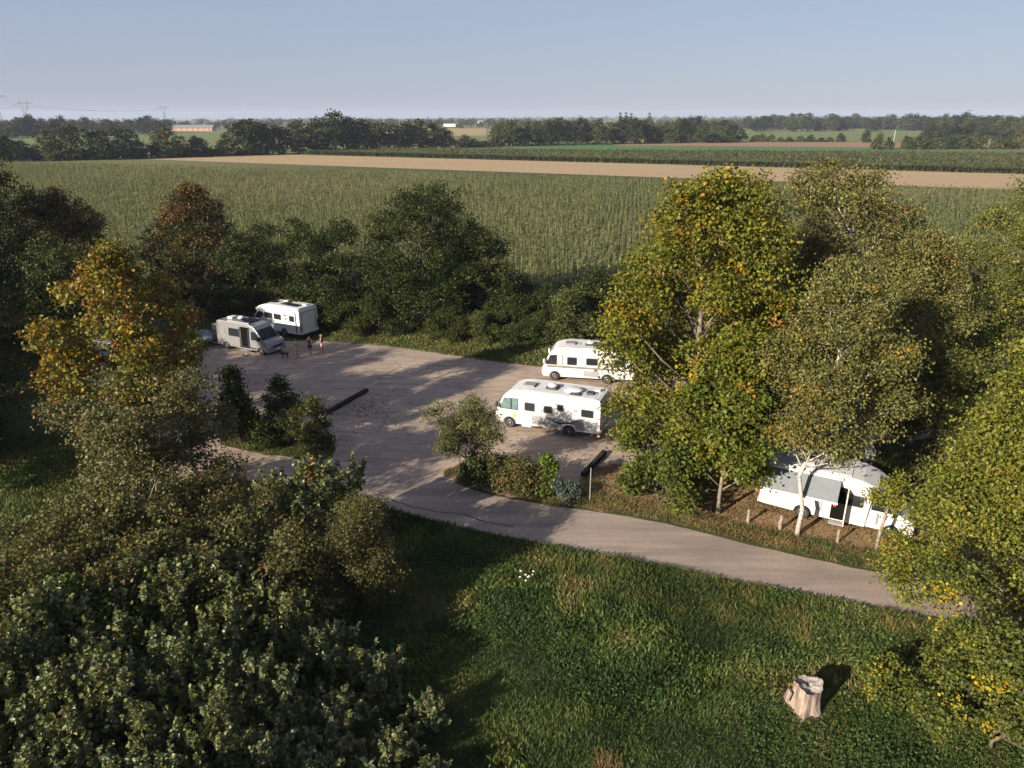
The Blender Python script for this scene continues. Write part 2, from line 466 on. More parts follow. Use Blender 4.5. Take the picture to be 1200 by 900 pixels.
ISL2 = sheet('shrub_bed', GP((520, 555), (540, 545), (580, 548), (650, 562), (684, 575), (690, 594), (650, 589), (600, 580), (550, 568)), 0.017, M['dry_soil'], 'earth bed between the lane and the lot', 0.10)

# crack in the asphalt
def ribbon(name, pix, w, z, mat, parent=None):
    r = random.Random(3)
    P = catmull(GP(*pix), 8, False)
    V = []; F = []
    for i, (x, y) in enumerate(P):
        a = P[max(i - 1, 0)]; b = P[min(i + 1, len(P) - 1)]
        d = Vector((b[0] - a[0], b[1] - a[1])).normalized(); n = Vector((-d.y, d.x)); k = w * r.uniform(0.4, 1.2) / 2
        j = r.uniform(-0.05, 0.05)
        V += [(x + n.x * (j + k), y + n.y * (j + k), z), (x + n.x * (j - k), y + n.y * (j - k), z)]
        if i: F.append((2 * i - 2, 2 * i - 1, 2 * i + 1, 2 * i))
    me = bpy.data.meshes.new(name); me.from_pydata(V, [], F); me.materials.append(mat)
    return link(bpy.data.objects.new(name, me), parent)
road_o = bpy.data.objects['road']
ribbon('crack', [(445, 580), (470, 590), (500, 598), (540, 603), (570, 612), (602, 617)], 0.09, 0.018, M['dark_plastic'], road_o)

# far fields: sheets on the terrain, corners taken from where they show on the ground
def field(name, quad, mat, z=0.05, nx=40, ny=12, label=None):
    q = [np.array(G(*p)) for p in quad]            # near-left, near-right, far-right, far-left
    V = []; F = []
    for j in range(ny + 1):
        for i in range(nx + 1):
            u, v = i / nx, j / ny
            p = (q[0] * (1 - u) + q[1] * u) * (1 - v) + (q[3] * (1 - u) + q[2] * u) * v
            V.append((float(p[0]), float(p[1]), float(terrain(p[0], p[1])) + z))
    for j in range(ny):
        for i in range(nx):
            a = j * (nx + 1) + i
            F.append((a, a + 1, a + nx + 2, a + nx + 1))
    me = bpy.data.meshes.new(name); me.from_pydata(V, [], F); me.materials.append(mat)
    struct(link(bpy.data.objects.new(name, me)), label)
field('maize_field', [(-700, 345), (1900, 345), (1480, 236), (-30, 191)], M['maize_soil'], 0.03, label='soil under the near maize field')
field('stubble_field', [(170, 186.8), (1480, 233), (1480, 211), (330, 181.0)], M['stubble'], 0.06, label='harvested pale stubble field strip')
field('far_maize_field', [(362, 181.0), (1480, 211.5), (1480, 184), (420, 176.5)], M['maize_far_soil'], 0.08, label='dark green maize strip beyond the stubble')
field('young_crop_field', [(505, 177), (1480, 184.5), (1480, 176.8), (700, 168.5)], M['young_crop'], 0.10, label='bright green young crop strip')
field('ploughed_field', [(720, 170.5), (1480, 176.6), (1480, 166.8), (720, 166.4)], M['ploughed'], 0.12, label='reddish brown bare ploughed field')
field('pasture', [(860, 166), (1130, 166), (1090, 150.5), (870, 150.5)], M['pasture'], 0.14, label='pale green pasture behind the ploughed field')
field('meadow_far', [(-60, 181), (300, 179), (270, 152.5), (-60, 155)], M['pasture'], 0.10, label='green meadow in front of the long barn')
field('hay_field', [(505, 160), (570, 159), (570, 151.0), (500, 151.0)], M['hay_field'], 0.14, label='small golden field among the far trees')
field('golden_field', [(1110, 176), (1480, 176), (1480, 158), (1130, 158)], M['hay_field'], 0.14, label='golden field beyond the row of bushes')

# ------------------------------------------------------------------ foliage
def leaves_arrays(P, D, L, Wd, rng, up=0.9, fold=0.18):
    n = len(P)
    upv = rng.normal(size=(n, 3)) * 0.6; upv[:, 2] += up
    D = D / (np.linalg.norm(D, axis=1, keepdims=True) + 1e-9)
    S = np.cross(D, upv); S /= (np.linalg.norm(S, axis=1, keepdims=True) + 1e-9)
    N = np.cross(S, D)
    L = L[:, None]; Wd = Wd[:, None]
    V = np.empty((n, 4, 3), np.float32)
    V[:, 0] = P
    mid = P + D * L * 0.45
    V[:, 1] = mid + S * Wd + N * L * fold
    V[:, 2] = P + D * L - N * L * 0.1
    V[:, 3] = mid - S * Wd + N * L * fold
    i = np.arange(n) * 4
    F = np.empty((n, 2, 3), np.int32)
    F[:, 0] = np.stack([i, i + 1, i + 2], 1); F[:, 1] = np.stack([i, i + 2, i + 3], 1)
    return V.reshape(-1, 3), F.reshape(-1, 3)

def pick_colours(rng, clump_t, pal, acc, accp):
    """one colour per clump; pal: list of rgb; acc: accent rgb list used with probability accp(t)"""
    n = len(clump_t)
    pal = np.array(pal); col = pal[rng.randint(len(pal), size=n)]
    mixw = rng.rand(n, 1)
    col = col * mixw + pal[rng.randint(len(pal), size=n)] * (1 - mixw)
    if acc:
        acc = np.array(acc); use = rng.rand(n) < accp(clump_t)
        col[use] = acc[rng.randint(len(acc), size=use.sum())] * 0.75 + col[use] * 0.25
    return col * rng.uniform(0.78, 1.22, size=(n, 1))

def gen_tree(seed, H, R, cb, prof, nl, leaves, ls, pal, acc=None, accp=None, clump=0.55, trunk_r=0.2, bark_m='bark', mat='leaf',
             lean=(0, 0), squash=0.8, droop=0.25, stems=1, shoots=0.0, per_clump=45, lobe=0.36, wid=0.42, limbs=True, open_=0.0, limb_r=1.0):
    rng = np.random.RandomState(seed)
    wood = MB()
    stems_pts = []
    for s in range(stems):
        a = 2 * math.pi * s / max(stems, 1) + rng.rand()
        off = Vector((math.cos(a), math.sin(a), 0)) * (0.0 if stems == 1 else 0.12 * R)
        tip = Vector((lean[0] + (0 if stems == 1 else math.cos(a) * R * 0.45), lean[1] + (0 if stems == 1 else math.sin(a) * R * 0.45), H * (0.9 if stems == 1 else 0.75)))
        pts = []
        for k in range(9):
            t = k / 8
            w = Vector((rng.normal(), rng.normal(), 0)) * 0.02 * H * (0 if k in (0,) else 1)
            pts.append(off * (1 - t) + Vector((tip.x * t ** 1.3, tip.y * t ** 1.3, -0.15 + (tip.z + 0.15) * t)) + w)
        rad = [trunk_r * (1.25 if k == 0 else (1 - 0.9 * k / 8) ** 0.9) / (stems ** 0.5) for k in range(9)]
        wood.tube(pts, rad, 7)
        stems_pts.append(pts)
    def trunk_at(z, s=0):
        pts = stems_pts[s % stems]
        t = min(max((z + 0.15) / (pts[-1].z + 0.15), 0), 0.999) * 8
        i = int(t); return pts[i].lerp(pts[i + 1], t - i)
    LC = []
    for i in range(nl):
        t = (i + 0.5) / nl + rng.uniform(-0.4, 0.4) / nl
        z = cb + (H - cb) * (0.06 + 0.86 * t)
        a = i * 2.399963 + rng.uniform(-0.5, 0.5)
        rp = R * prof(t)
        lr = R * lobe * rng.uniform(0.7, 1.25) * (0.55 + 0.45 * prof(t))
        dist = max(0.0, (rp - lr * 0.75)) * rng.uniform(0.72, 1.08)
        c = trunk_at(z, i) * 1.0
        c = Vector((c.x + math.cos(a) * dist, c.y + math.sin(a) * dist, z + rng.uniform(-0.2, 0.2)))
        LC.append((c, lr, dist, i))
    LC.append((trunk_at(H * 0.93) + Vector((0, 0, H * 0.02)), R * lobe * 0.6, 0.0, 0))
    wts = np.array([l[1] ** 2 for l in LC]); wts /= wts.sum()
    ncl = max(10, int(leaves / per_clump))
    CP = []; CO = []
    for (c, lr, dist, i), w in zip(LC, wts):
        m = max(2, int(round(ncl * w)))
        d = rng.normal(size=(m, 3)); d[:, 2] = d[:, 2] * 0.9 + 0.15
        d /= np.linalg.norm(d, axis=1, keepdims=True)
        r = lr * (0.45 + 0.6 * rng.rand(m) ** 0.7)[:, None]
        p = np.array(c) + d * r * np.array([1, 1, squash])
        CP.append(p); CO.append(d)
        if limbs:
            z0 = max(0.12 * H, c.z - 0.75 * dist - 0.06 * H)
            b0 = trunk_at(z0, i); mid = b0.lerp(c, 0.55) + Vector((rng.normal() * 0.15, rng.normal() * 0.15, -0.06 * dist))
            br = trunk_r * 0.42 * limb_r * (1 - 0.7 * c.z / (H * 1.1)) + 0.015
            wood.tube([b0, mid, c], [br, br * 0.6, br * 0.25], 5)
            for k in range(min(5, m)):
                q = Vector(p[k]); wood.tube([mid.lerp(c, 0.7), mid.lerp(q, 0.8) + Vector((0, 0, -0.05)), q], [br * 0.3, 0.014, 0.007], 3, caps=False)
    CP = np.concatenate(CP); CO = np.concatenate(CO)
    keep = CP[:, 2] > 0.25
    CP, CO = CP[keep], CO[keep]
    if open_ > 0:
        keep = rng.rand(len(CP)) > open_; CP, CO = CP[keep], CO[keep]
    tt = np.clip((CP[:, 2] - cb) / max(H - cb, 0.1), 0, 1)
    ccol = pick_colours(rng, tt, pal, acc, accp or (lambda t: 0.15 + 0 * t))
    idx = np.repeat(np.arange(len(CP)), rng.poisson(per_clump, size=len(CP)))
    n = len(idx)
    cr = clump * rng.uniform(0.6, 1.35, size=len(CP))
    off = rng.normal(size=(n, 3)) * 0.5 * cr[idx][:, None] * np.array([1, 1, 0.62])
    if shoots > 0:
        sdir = rng.normal(size=(len(CP), 3)) * 0.22 + CO * 0.35; sdir[:, 2] += 1.0
        sdir /= np.linalg.norm(sdir, axis=1, keepdims=True)
        tpar = rng.rand(n)
        off = off * (0.30 * (1.15 - tpar))[:, None] + sdir[idx] * (tpar * shoots * (0.6 + 0.7 * rng.rand(len(CP))[idx]))[:, None]
    P = CP[idx] + off
    D = CO[idx] * 0.6 + rng.normal(size=(n, 3)) * 0.8; D[:, 2] -= droop
    L = ls * rng.uniform(0.6, 1.3, size=n)
    P[:, 2] = np.maximum(P[:, 2], 0.08)
    V, F = leaves_arrays(P, D, L, L * wid, rng)
    col = ccol[idx] * rng.uniform(0.72, 1.3, size=(n, 1)) * np.clip(1 + rng.normal(size=(n, 3)) * 0.07, 0.7, 1.3)
    col = np.repeat(np.clip(col, 0.004, 0.7), 2, axis=0)
    crown = np_mesh('crown', V, F, col, M[mat])
    trunk = wood.mesh('trunk', M[bark_m], smooth=True)
    return trunk, crown
def put_tree(name, meshes, loc, rz, label, cat='tree', group=None, s=1.0, sz=None):
    e = empty(name, (loc[0], loc[1], float(terrain(np.float64(loc[0]), np.float64(loc[1]))) if len(loc) < 3 else loc[2]), rz, label, cat, group)
    e.scale = (s, s, sz or s)
    link(bpy.data.objects.new('trunk', meshes[0]), e)
    link(bpy.data.objects.new('crown', meshes[1]), e)
    return e
p_round = lambda t: max(0.25, math.sin(math.pi * min(1, (t * 0.92 + 0.12))) ** 0.6)
p_ovoid = lambda t: max(0.22, (math.sin(math.pi * min(1, (t * 0.85 + 0.15) ** 0.75))) ** 0.7)
p_maple = lambda t: max(0.2, math.sin(math.pi * min(1, 0.18 + 0.74 * t)) ** 0.55)
p_ash = lambda t: max(0.2, 1.0 - 0.75 * t ** 1.2)
p_full = lambda t: max(0.3, math.sin(math.pi * min(1, 0.16 + 0.70 * t)) ** 0.5)
p_bush = lambda t: max(0.35, (1 - t * t * 0.8) ** 0.6)
p_cone = lambda t: max(0.15, 1 - 0.9 * t)
p_wide = lambda t: max(0.3, math.sin(math.pi * (0.2 + 0.72 * t)) ** 0.5)

G_MAPLE = [(0.15, 0.145, 0.018), (0.115, 0.13, 0.02), (0.19, 0.17, 0.02), (0.09, 0.11, 0.02)]
G_DARK = [(0.030, 0.046, 0.010), (0.024, 0.037, 0.009), (0.050, 0.065, 0.014), (0.038, 0.045, 0.012)]
G_MID = [(0.06, 0.072, 0.02), (0.05, 0.066, 0.02), (0.085, 0.088, 0.026)]
G_BIRCH = [(0.15, 0.145, 0.04), (0.125, 0.125, 0.038), (0.175, 0.16, 0.048), (0.10, 0.105, 0.032)]
G_ASH = [(0.16, 0.165, 0.025), (0.13, 0.145, 0.025), (0.20, 0.19, 0.03), (0.10, 0.12, 0.022)]
G_WILLOW = [(0.12, 0.125, 0.045), (0.095, 0.105, 0.04), (0.14, 0.135, 0.05)]
G_POP = [(0.13, 0.15, 0.055), (0.17, 0.185, 0.085), (0.095, 0.115, 0.035), (0.12, 0.13, 0.035)]
A_BROWN = [(0.16, 0.09, 0.035), (0.12, 0.07, 0.027), (0.18, 0.11, 0.04)]
A_GOLD = [(0.32, 0.20, 0.02), (0.26, 0.19, 0.02), (0.28, 0.14, 0.02)]
A_RUST = [(0.24, 0.10, 0.025), (0.20, 0.12, 0.025), (0.26, 0.15, 0.03)]

# big maple and its neighbour
put_tree('maple_tree', gen_tree(11, 17.2, 4.9, 0.9, p_maple, 48, 84000, 0.17, G_MAPLE, A_GOLD + [(0.22, 0.13, 0.03)], lambda t: 0.03 + 0.08 * t, 0.62, 0.26, 'bark_grey', lobe=0.33, per_clump=40),
         (9.75, 35.6), 0.4, 'tall dense maple with yellowing leaves beside the two white motorhomes')
put_tree('young_maple_tree', gen_tree(12, 9.6, 2.7, 2.0, p_round, 16, 17000, 0.19, [(0.10, 0.125, 0.018), (0.08, 0.11, 0.018), (0.13, 0.135, 0.02)], A_GOLD, lambda t: 0.06 + 0 * t, 0.55, 0.11, 'bark_grey'),
         (10.6, 32.15), 0, 'bright green young maple with a bare thin trunk near the awning')
put_tree('maple_sucker_shrub', gen_tree(13, 4.3, 2.0, 0.1, p_bush, 12, 11000, 0.18, [(0.08, 0.105, 0.018), (0.10, 0.12, 0.02), (0.065, 0.09, 0.018)], None, None, 0.5, 0.07, 'bark', stems=4, lobe=0.38), G(776, 588), 0.3, 'leafy green sucker shrub at the foot of the tall maple', 'shrub')
# birches
birch = gen_tree(21, 13.8, 3.4, 4.2, p_round, 32, 52000, 0.12, G_BIRCH, A_GOLD, lambda t: 0.03 + 0 * t, 0.66, 0.115, 'birch', lean=(1.5, 0.8), droop=0.7, lobe=0.30, per_clump=42, open_=0.08, limb_r=0.7)
birch2 = gen_tree(22, 16.4, 4.1, 2.0, p_full, 38, 56000, 0.14, G_BIRCH + [(0.13, 0.11, 0.045)], A_BROWN, lambda t: 0.05 + 0 * t, 0.65, 0.2, 'birch', lean=(1.0, 0.5), droop=0.7, lobe=0.31, limb_r=0.8)
put_tree('birch_tree', birch, (13.84, 30.1), 0.1, 'slender white-barked birch growing in front of the motorhome with the awning')
put_tree('birch_tree', birch2, (19.6, 41.5), 0.7, 'tall full birch behind the slender white-barked one', s=1.05)
put_tree('birch_tree', birch2, (15.6, 47.0), 2.6, 'brownish birch between the maple and the full birch', s=0.97)
put_tree('birch_tree', birch, (23.3, 40.5), 3.5, 'smaller birch beside the full birch near the yellow-green locust', s=1.0)
bram_like = gen_tree(35, 6.0, 3.2, 0.2, p_bush, 16, 16000, 0.16, G_MID, None, None, 0.55, 0.1, 'bark', stems=4, lobe=0.34)
# right hand trees
put_tree('locust_tree', gen_tree(31, 16.8, 5.2, 1.0, p_round, 36, 46000, 0.15, [(0.11, 0.125, 0.022), (0.085, 0.105, 0.022), (0.14, 0.14, 0.025)], A_GOLD, lambda t: 0.05 + 0.05 * t, 0.7, 0.24, 'bark_grey', lobe=0.33, open_=0.1),
         (31.5, 43.5), 0.2, 'feathery yellow-green locust tree with pale bare limbs at the maize edge')
ash = gen_tree(32, 12.4, 4.7, 1.2, p_ash, 42, 90000, 0.122, G_ASH, A_GOLD, lambda t: 0.02 + 0 * t, 0.58, 0.22, 'bark_grey', lobe=0.30, per_clump=40, droop=0.4)
put_tree('ash_tree', ash, (19.3, 23.4), 0.0, 'leafy yellow-green ash overhanging the lane and the parked motorhome cab')
put_tree('elder_shrub', gen_tree(33, 6.2, 3.0, 0.3, p_bush, 22, 46000, 0.105, [(0.09, 0.11, 0.022), (0.12, 0.13, 0.025), (0.07, 0.09, 0.02)], [(0.42, 0.30, 0.02), (0.34, 0.26, 0.03)], lambda t: 0.07 + 0 * t, 0.36, 0.12, 'bark', stems=3, lobe=0.34),
         (15.3, 17.8), 0.0, 'bushy shrub with golden yellow leaves below the ash, beside the pale stump', 'shrub')
put_tree('hazel_shrub', gen_tree(34, 7.6, 3.1, 0.3, p_bush, 20, 26000, 0.14, [(0.09, 0.10, 0.022), (0.07, 0.085, 0.02), (0.115, 0.115, 0.028)], None, None, 0.55, 0.1, 'bark', stems=4, lobe=0.34), (22.6, 35.2), 0.5, 'olive hazel shrub filling the gap between the birches and the ash', 'shrub')
put_tree('hazel_shrub', bram_like, (26.5, 40.0), 0.5, 'dark shrub under the locust tree', 'shrub')
# trees behind the lot
dark1 = gen_tree(41, 13.4, 5.9, 0.6, p_wide, 40, 42000, 0.19, G_DARK, None, None, 0.75, 0.28, 'bark', lobe=0.31)
dark2 = gen_tree(42, 10.0, 4.6, 0.3, p_bush, 26, 30000, 0.19, G_DARK + G_MID[:1], None, None, 0.7, 0.2, 'bark', stems=2, lobe=0.33)
brown1 = gen_tree(43, 13.2, 5.8, 0.6, p_ovoid, 38, 42000, 0.19, G_DARK + [(0.06, 0.05, 0.02)], A_BROWN, lambda t: 0.15 + 0.75 * t ** 1.5, 0.7, 0.26, 'bark', lobe=0.30)
bushm = gen_tree(44, 5.4, 2.8, 0.1, p_bush, 16, 16000, 0.17, G_MID + G_DARK[:2], None, None, 0.6, 0.1, 'bark', stems=3, lobe=0.36)
bushl = gen_tree(45, 5.2, 2.5, 0.1, p_bush, 14, 16000, 0.17, [(0.085, 0.10, 0.03), (0.07, 0.09, 0.028), (0.10, 0.11, 0.035)], None, None, 0.55, 0.1, 'bark', stems=3, lobe=0.36)
put_tree('field_tree', dark1, (-8.6, 68.0), 0.3, 'large dark green tree towering over the hedge behind the lot', sz=1.0)
put_tree('field_tree', dark2, (-3.4, 68.5), 1.3, 'dark rounded tree adjoining the large tree on the open field side', sz=0.95)
put_tree('field_tree', dark2, (-18.6, 69.5), 2.2, 'dark green thicket tree behind the three standing people')
put_tree('field_tree', brown1, (-32.5, 74.0), 0.5, 'brown-topped tree rising behind the big motorhome')
put_tree('field_tree', brown1, (-43.5, 70.0), 2.9, 'broad brown-tinged tree beyond the orange-leaved tree', sz=0.98)
put_tree('field_tree', dark2, (-26.0, 72.5), 4.0, 'dark bush tree tight behind the silver camper van', sz=0.88)
put_tree('field_tree', dark1, (-49.0, 66.0), 1.1, 'tall dark tree at the end of the belt against the maize', sz=1.22, s=0.95)
put_tree('field_tree', dark2, (-38.0, 60.0), 5.0, 'dark bush tree behind the hidden white motorhome', s=0.95)
put_tree('field_tree', brown1, (-40.5, 50.0), 4.0, 'dark tree with brownish top beside the orange-leaved tree', s=0.85)
put_tree('field_tree', dark1, (-36.0, 41.0), 2.0, 'dark spreading tree shading the meadow edge', s=0.85)
put_tree('field_tree', brown1, (-52.0, 52.0), 1.5, 'broad mixed brown and green tree deep in the belt', s=1.0)
put_tree('field_tree', dark1, (-47.0, 36.0), 0.2, 'wide dark tree next to the meadow clearing', s=0.9)
put_tree('field_tree', dark2, (-34.5, 35.0), 0.9, 'dark tree close to the drab green thicket', s=1.2)
for k, (x, y, rz, m, lab, s, szz) in enumerate([
        (0.2, 66.5, 0.2, bushm, 'hedge bush next to the dark rounded tree', 1.05, 0.95),
        (3.2, 65.5, 1.4, bushm, 'hedge bush in the dip of the hedge before the maize', 1.0, 0.80),
        (5.1, 61.5, 2.3, bushl, 'lighter green drooping bush in front of the hedge', 1.0, 0.95),
        (8.0, 65.0, 3.1, bushm, 'hedge bush behind the farther white motorhome', 1.1, 1.1),
        (12.0, 63.0, 4.1, bushm, 'hedge bush behind the top of the maple', 1.2, 1.1),
        (17.0, 60.0, 5.1, bushm, 'hedge bush behind the brownish birch', 1.2, 1.2),
        (22.5, 57.0, 0.9, bushm, 'hedge bush behind the full birch', 1.2, 1.2),
        (28.0, 54.5, 1.9, bushm, 'hedge bush between the full birch and the locust', 1.2, 1.2),
        (-12.5, 65.0, 2.9, bushm, 'undergrowth bush at the foot of the large dark tree', 0.9, 0.7),
        (-5.5, 63.8, 3.9, bushm, 'low bush under the dark rounded tree', 0.8, 0.62),
        (0.4, 63.6, 1.5, bushm, 'low bush closing the gap in the hedge behind the grass strip', 0.85, 0.6),
        (-2.8, 62.9, 2.5, bushl, 'low light bush at the edge of the grass strip', 0.7, 0.5),
        (2.9, 62.2, 4.5, bushm, 'low dark bush beside the lighter drooping bush', 0.75, 0.55),
        (-15.5, 66.5, 0.5, bushm, 'undergrowth bush between the thicket tree and the large tree', 0.9, 0.75)]):
    put_tree('hedge_bush', m, (x, y), rz, lab, 'bush', None, s, szz)
# left front
put_tree('service_tree', gen_tree(51, 13.0, 4.3, 2.2, p_round, 30, 32000, 0.20, [(0.16, 0.155, 0.03), (0.125, 0.13, 0.028), (0.19, 0.165, 0.03)], A_RUST + A_GOLD, lambda t: 0.22 + 0.28 * t, 0.6, 0.2, 'bark_grey', lobe=0.28, open_=0.12),
         (-21.8, 38.5), 0.6, 'tree with orange and yellow autumn leaves in front of the hidden vehicles')
put_tree('thicket_shrub', gen_tree(52, 8.0, 3.9, 0.3, p_bush, 26, 46000, 0.14, [(0.12, 0.12, 0.045), (0.095, 0.10, 0.038), (0.15, 0.14, 0.055)], [(0.16, 0.11, 0.04)], lambda t: 0.06 + 0 * t, 0.55, 0.14, 'bark_grey', stems=4, lobe=0.33, open_=0.06),
         (-17.2, 30.2), 0.0, 'grey-green thicket shrub with bare twigs below the orange-leaved tree', 'shrub')
put_tree('poplar_shrub', gen_tree(53, 4.2, 2.3, 0.3, p_bush, 14, 12000, 0.17, G_POP, A_GOLD + A_BROWN, lambda t: 0.12 + 0 * t, 0.5, 0.08, 'bark', 'leaf_glossy', stems=4, shoots=0.7, lobe=0.36),
         (-8.9, 28.6), 0.4, 'light-leaved poplar shrub with a few golden leaves beside the lane bend', 'shrub')
put_tree('willow_shrub', gen_tree(54, 4.5, 2.5, 0.2, p_bush, 20, 46000, 0.105, [(0.10, 0.095, 0.032), (0.08, 0.08, 0.028), (0.12, 0.11, 0.04)], None, None, 0.5, 0.08, 'bark', stems=5, lobe=0.36, wid=0.28),
         (-6.9, 25.0), 0.2, 'fine-leaved olive willow shrub at the meadow edge', 'shrub')
pop1 = gen_tree(55, 4.0, 1.75, 0.1, p_bush, 16, 9500, 0.15, G_POP, [(0.17, 0.13, 0.05), (0.14, 0.10, 0.03)], lambda t: 0.05 + 0 * t, 0.45, 0.07, 'bark', 'leaf_glossy', stems=5, shoots=0.85, lobe=0.38)
pop2 = gen_tree(56, 3.0, 1.3, 0.1, p_bush, 11, 5200, 0.15, G_POP, [(0.17, 0.13, 0.05)], lambda t: 0.05 + 0 * t, 0.40, 0.05, 'bark', 'leaf_glossy', stems=5, shoots=0.85, lobe=0.38)
bram = gen_tree(57, 4.2, 2.6, 0.1, p_bush, 18, 20000, 0.13, [(0.095, 0.10, 0.032), (0.072, 0.08, 0.026), (0.12, 0.115, 0.04)], A_BROWN, lambda t: 0.08 + 0 * t, 0.5, 0.08, 'bark', stems=4, lobe=0.36)
fern = gen_tree(58, 4.0, 2.0, 0.2, p_bush, 14, 16000, 0.12, [(0.07, 0.115, 0.018), (0.09, 0.14, 0.022), (0.05, 0.085, 0.018)], None, None, 0.45, 0.08, 'bark', stems=3, lobe=0.36)
def top_at(px, ty, h):                    # ground point of something h tall whose top shows at (px, ty)
    X, Y = G(px, ty, h)
    return (X, Y)
GRP = 'poplar suckers massed at the thicket front'
PL = 'pale-leaved poplar sucker shrub with upright shoots in the thicket'
rp_ = random.Random(21)
for px, ty, h in [(10, 715, 4.6), (75, 690, 4.6), (140, 668, 4.4), (205, 655, 4.3), (262, 660, 4.2), (325, 700, 3.2), (380, 735, 2.5), (445, 765, 1.8), (500, 815, 1.35), (45, 785, 4.0), (120, 770, 4.0), (190, 755, 3.8), (255, 750, 3.6), (320, 785, 2.7),
                  (390, 815, 2.0), (455, 860, 1.5), (90, 850, 3.6), (165, 850, 3.4), (235, 840, 3.4), (300, 860, 2.5), (365, 880, 1.9), (20, 880, 3.4), (430, 920, 1.5), (500, 900, 1.2), (-40, 760, 4.4), (-60, 850, 4.0), (130, 930, 3.2), (220, 930, 3.2), (310, 940, 2.2)]:
    m, h0 = (pop1, 4.4) if h > 3.0 else (pop2, 3.4)
    wide = 1.0 if h > 3.0 else (1.0 + 0.35 * (3.0 - h) / 1.8)
    put_tree('poplar_shrub', m, top_at(px, ty, h), rp_.uniform(0, 6.28), PL, 'shrub', GRP, h / h0 * wide * rp_.uniform(0.97, 1.1), h / h0)
for px, ty, h, rz, m, lab in [(215, 610, 4.6, 0.4, bram, 'dull olive bramble thicket behind the poplar suckers'), (110, 640, 4.6, 2.0, bram, 'dull olive bramble thicket around the bright green shrub'),
                            (10, 655, 4.4, 3.0, bram, 'dull bramble thicket at the outer side of the poplar suckers'), (88, 672, 4.7, 1.0, fern, 'vivid green feathery shrub amid the bramble thicket'),
                            (275, 590, 4.2, 5.0, bram, 'bramble clump between grey-green thicket and poplar shrub'), (60, 610, 4.0, 1.6, bram, 'bramble clump bordering the small sunlit meadow patch'),
                            (300, 640, 4.2, 3.6, bram, 'dark bramble thicket between the poplar suckers and the olive willow')]:
    put_tree('bramble_shrub', m, top_at(px, ty, h), rz, lab, 'shrub', None, h / 4.2)
# small shrubs in the lot
def at_px(bx, by, ty): x, y = G(bx, by); return (x, y), TZ(ty, y)
loc, h = at_px(282, 517, 428)
put_tree('island_shrub', gen_tree(61, 4.9, 1.55, 0.2, p_cone, 16, 9000, 0.16, G_DARK + G_MID[:1], None, None, 0.42, 0.09, 'bark', lobe=0.34), loc, 0.0, 'dark conical shrub, tallest on the grassy island', 'shrub')
loc, h = at_px(337, 519, 440)
put_tree('island_shrub', gen_tree(62, 4.3, 1.15, 0.9, p_round, 12, 6000, 0.13, G_DARK, None, None, 0.38, 0.06, 'bark_grey', lobe=0.36), loc, 0.0, 'slim dark sapling on the grassy island', 'shrub')
loc, h = at_px(366, 524, 466)
put_tree('island_shrub', gen_tree(63, 3.1, 1.05, 0.1, p_bush, 10, 6000, 0.13, [(0.08, 0.085, 0.025), (0.065, 0.07, 0.022)], None, None, 0.38, 0.05, 'bark', stems=3, lobe=0.4), loc, 0.0, 'low olive bush on the island beside the black beam', 'bush')
loc, h = at_px(310, 522, 480)
put_tree('island_shrub', gen_tree(64, 1.9, 1.1, 0.1, p_bush, 8, 4000, 0.13, G_DARK + [(0.07, 0.055, 0.02)], None, None, 0.35, 0.04, 'bark', stems=3, lobe=0.4), loc, 0.0, 'brownish undergrowth bush between the two dark island shrubs', 'bush')
loc, h = at_px(545, 562, 452)
put_tree('willow_tree', gen_tree(65, 5.0, 1.75, 2.0, p_round, 18, 15000, 0.12, G_WILLOW, None, None, 0.4, 0.09, 'bark_grey', stems=5, lobe=0.36, wid=0.26), loc, 0.0, 'small multi-stemmed willow with bare stems by the lot entrance')
bb = gen_tree(66, 1.7, 1.1, 0.05, p_bush, 9, 5200, 0.12, [(0.10, 0.10, 0.03), (0.085, 0.09, 0.028), (0.11, 0.09, 0.035)], A_BROWN, lambda t: 0.15 + 0 * t, 0.34, 0.03, 'bark', stems=4, lobe=0.42)
bg = gen_tree(67, 1.6, 0.9, 0.05, p_bush, 8, 4200, 0.12, [(0.045, 0.06, 0.02), (0.055, 0.07, 0.02)], None, None, 0.32, 0.03, 'bark', stems=4, lobe=0.42)
br = gen_tree(68, 2.3, 0.55, 0.1, p_round, 7, 2600, 0.13, [(0.09, 0.14, 0.02), (0.11, 0.15, 0.025)], None, None, 0.28, 0.03, 'bark', lobe=0.5)
for px, py, m, s, lab in [(562, 565, bg, 1.15, 'dark green bush at the foot of the small willow'), (590, 571, bb, 0.95, 'olive bush next to the dark bush in the earth bed'),
                          (622, 576, bb, 1.12, 'brown-tinged bush in the middle of the earth bed'), (642, 582, br, 1.0, 'bright lime green upright bush ending the bed row'),
                          (583, 556, bg, 0.8, 'small dark bush between the willow and the near motorhome')]:
    x, y = G(px, py)
    put_tree('bed_bush', m, (x, y), px * 0.1, lab, 'bush', None, s)

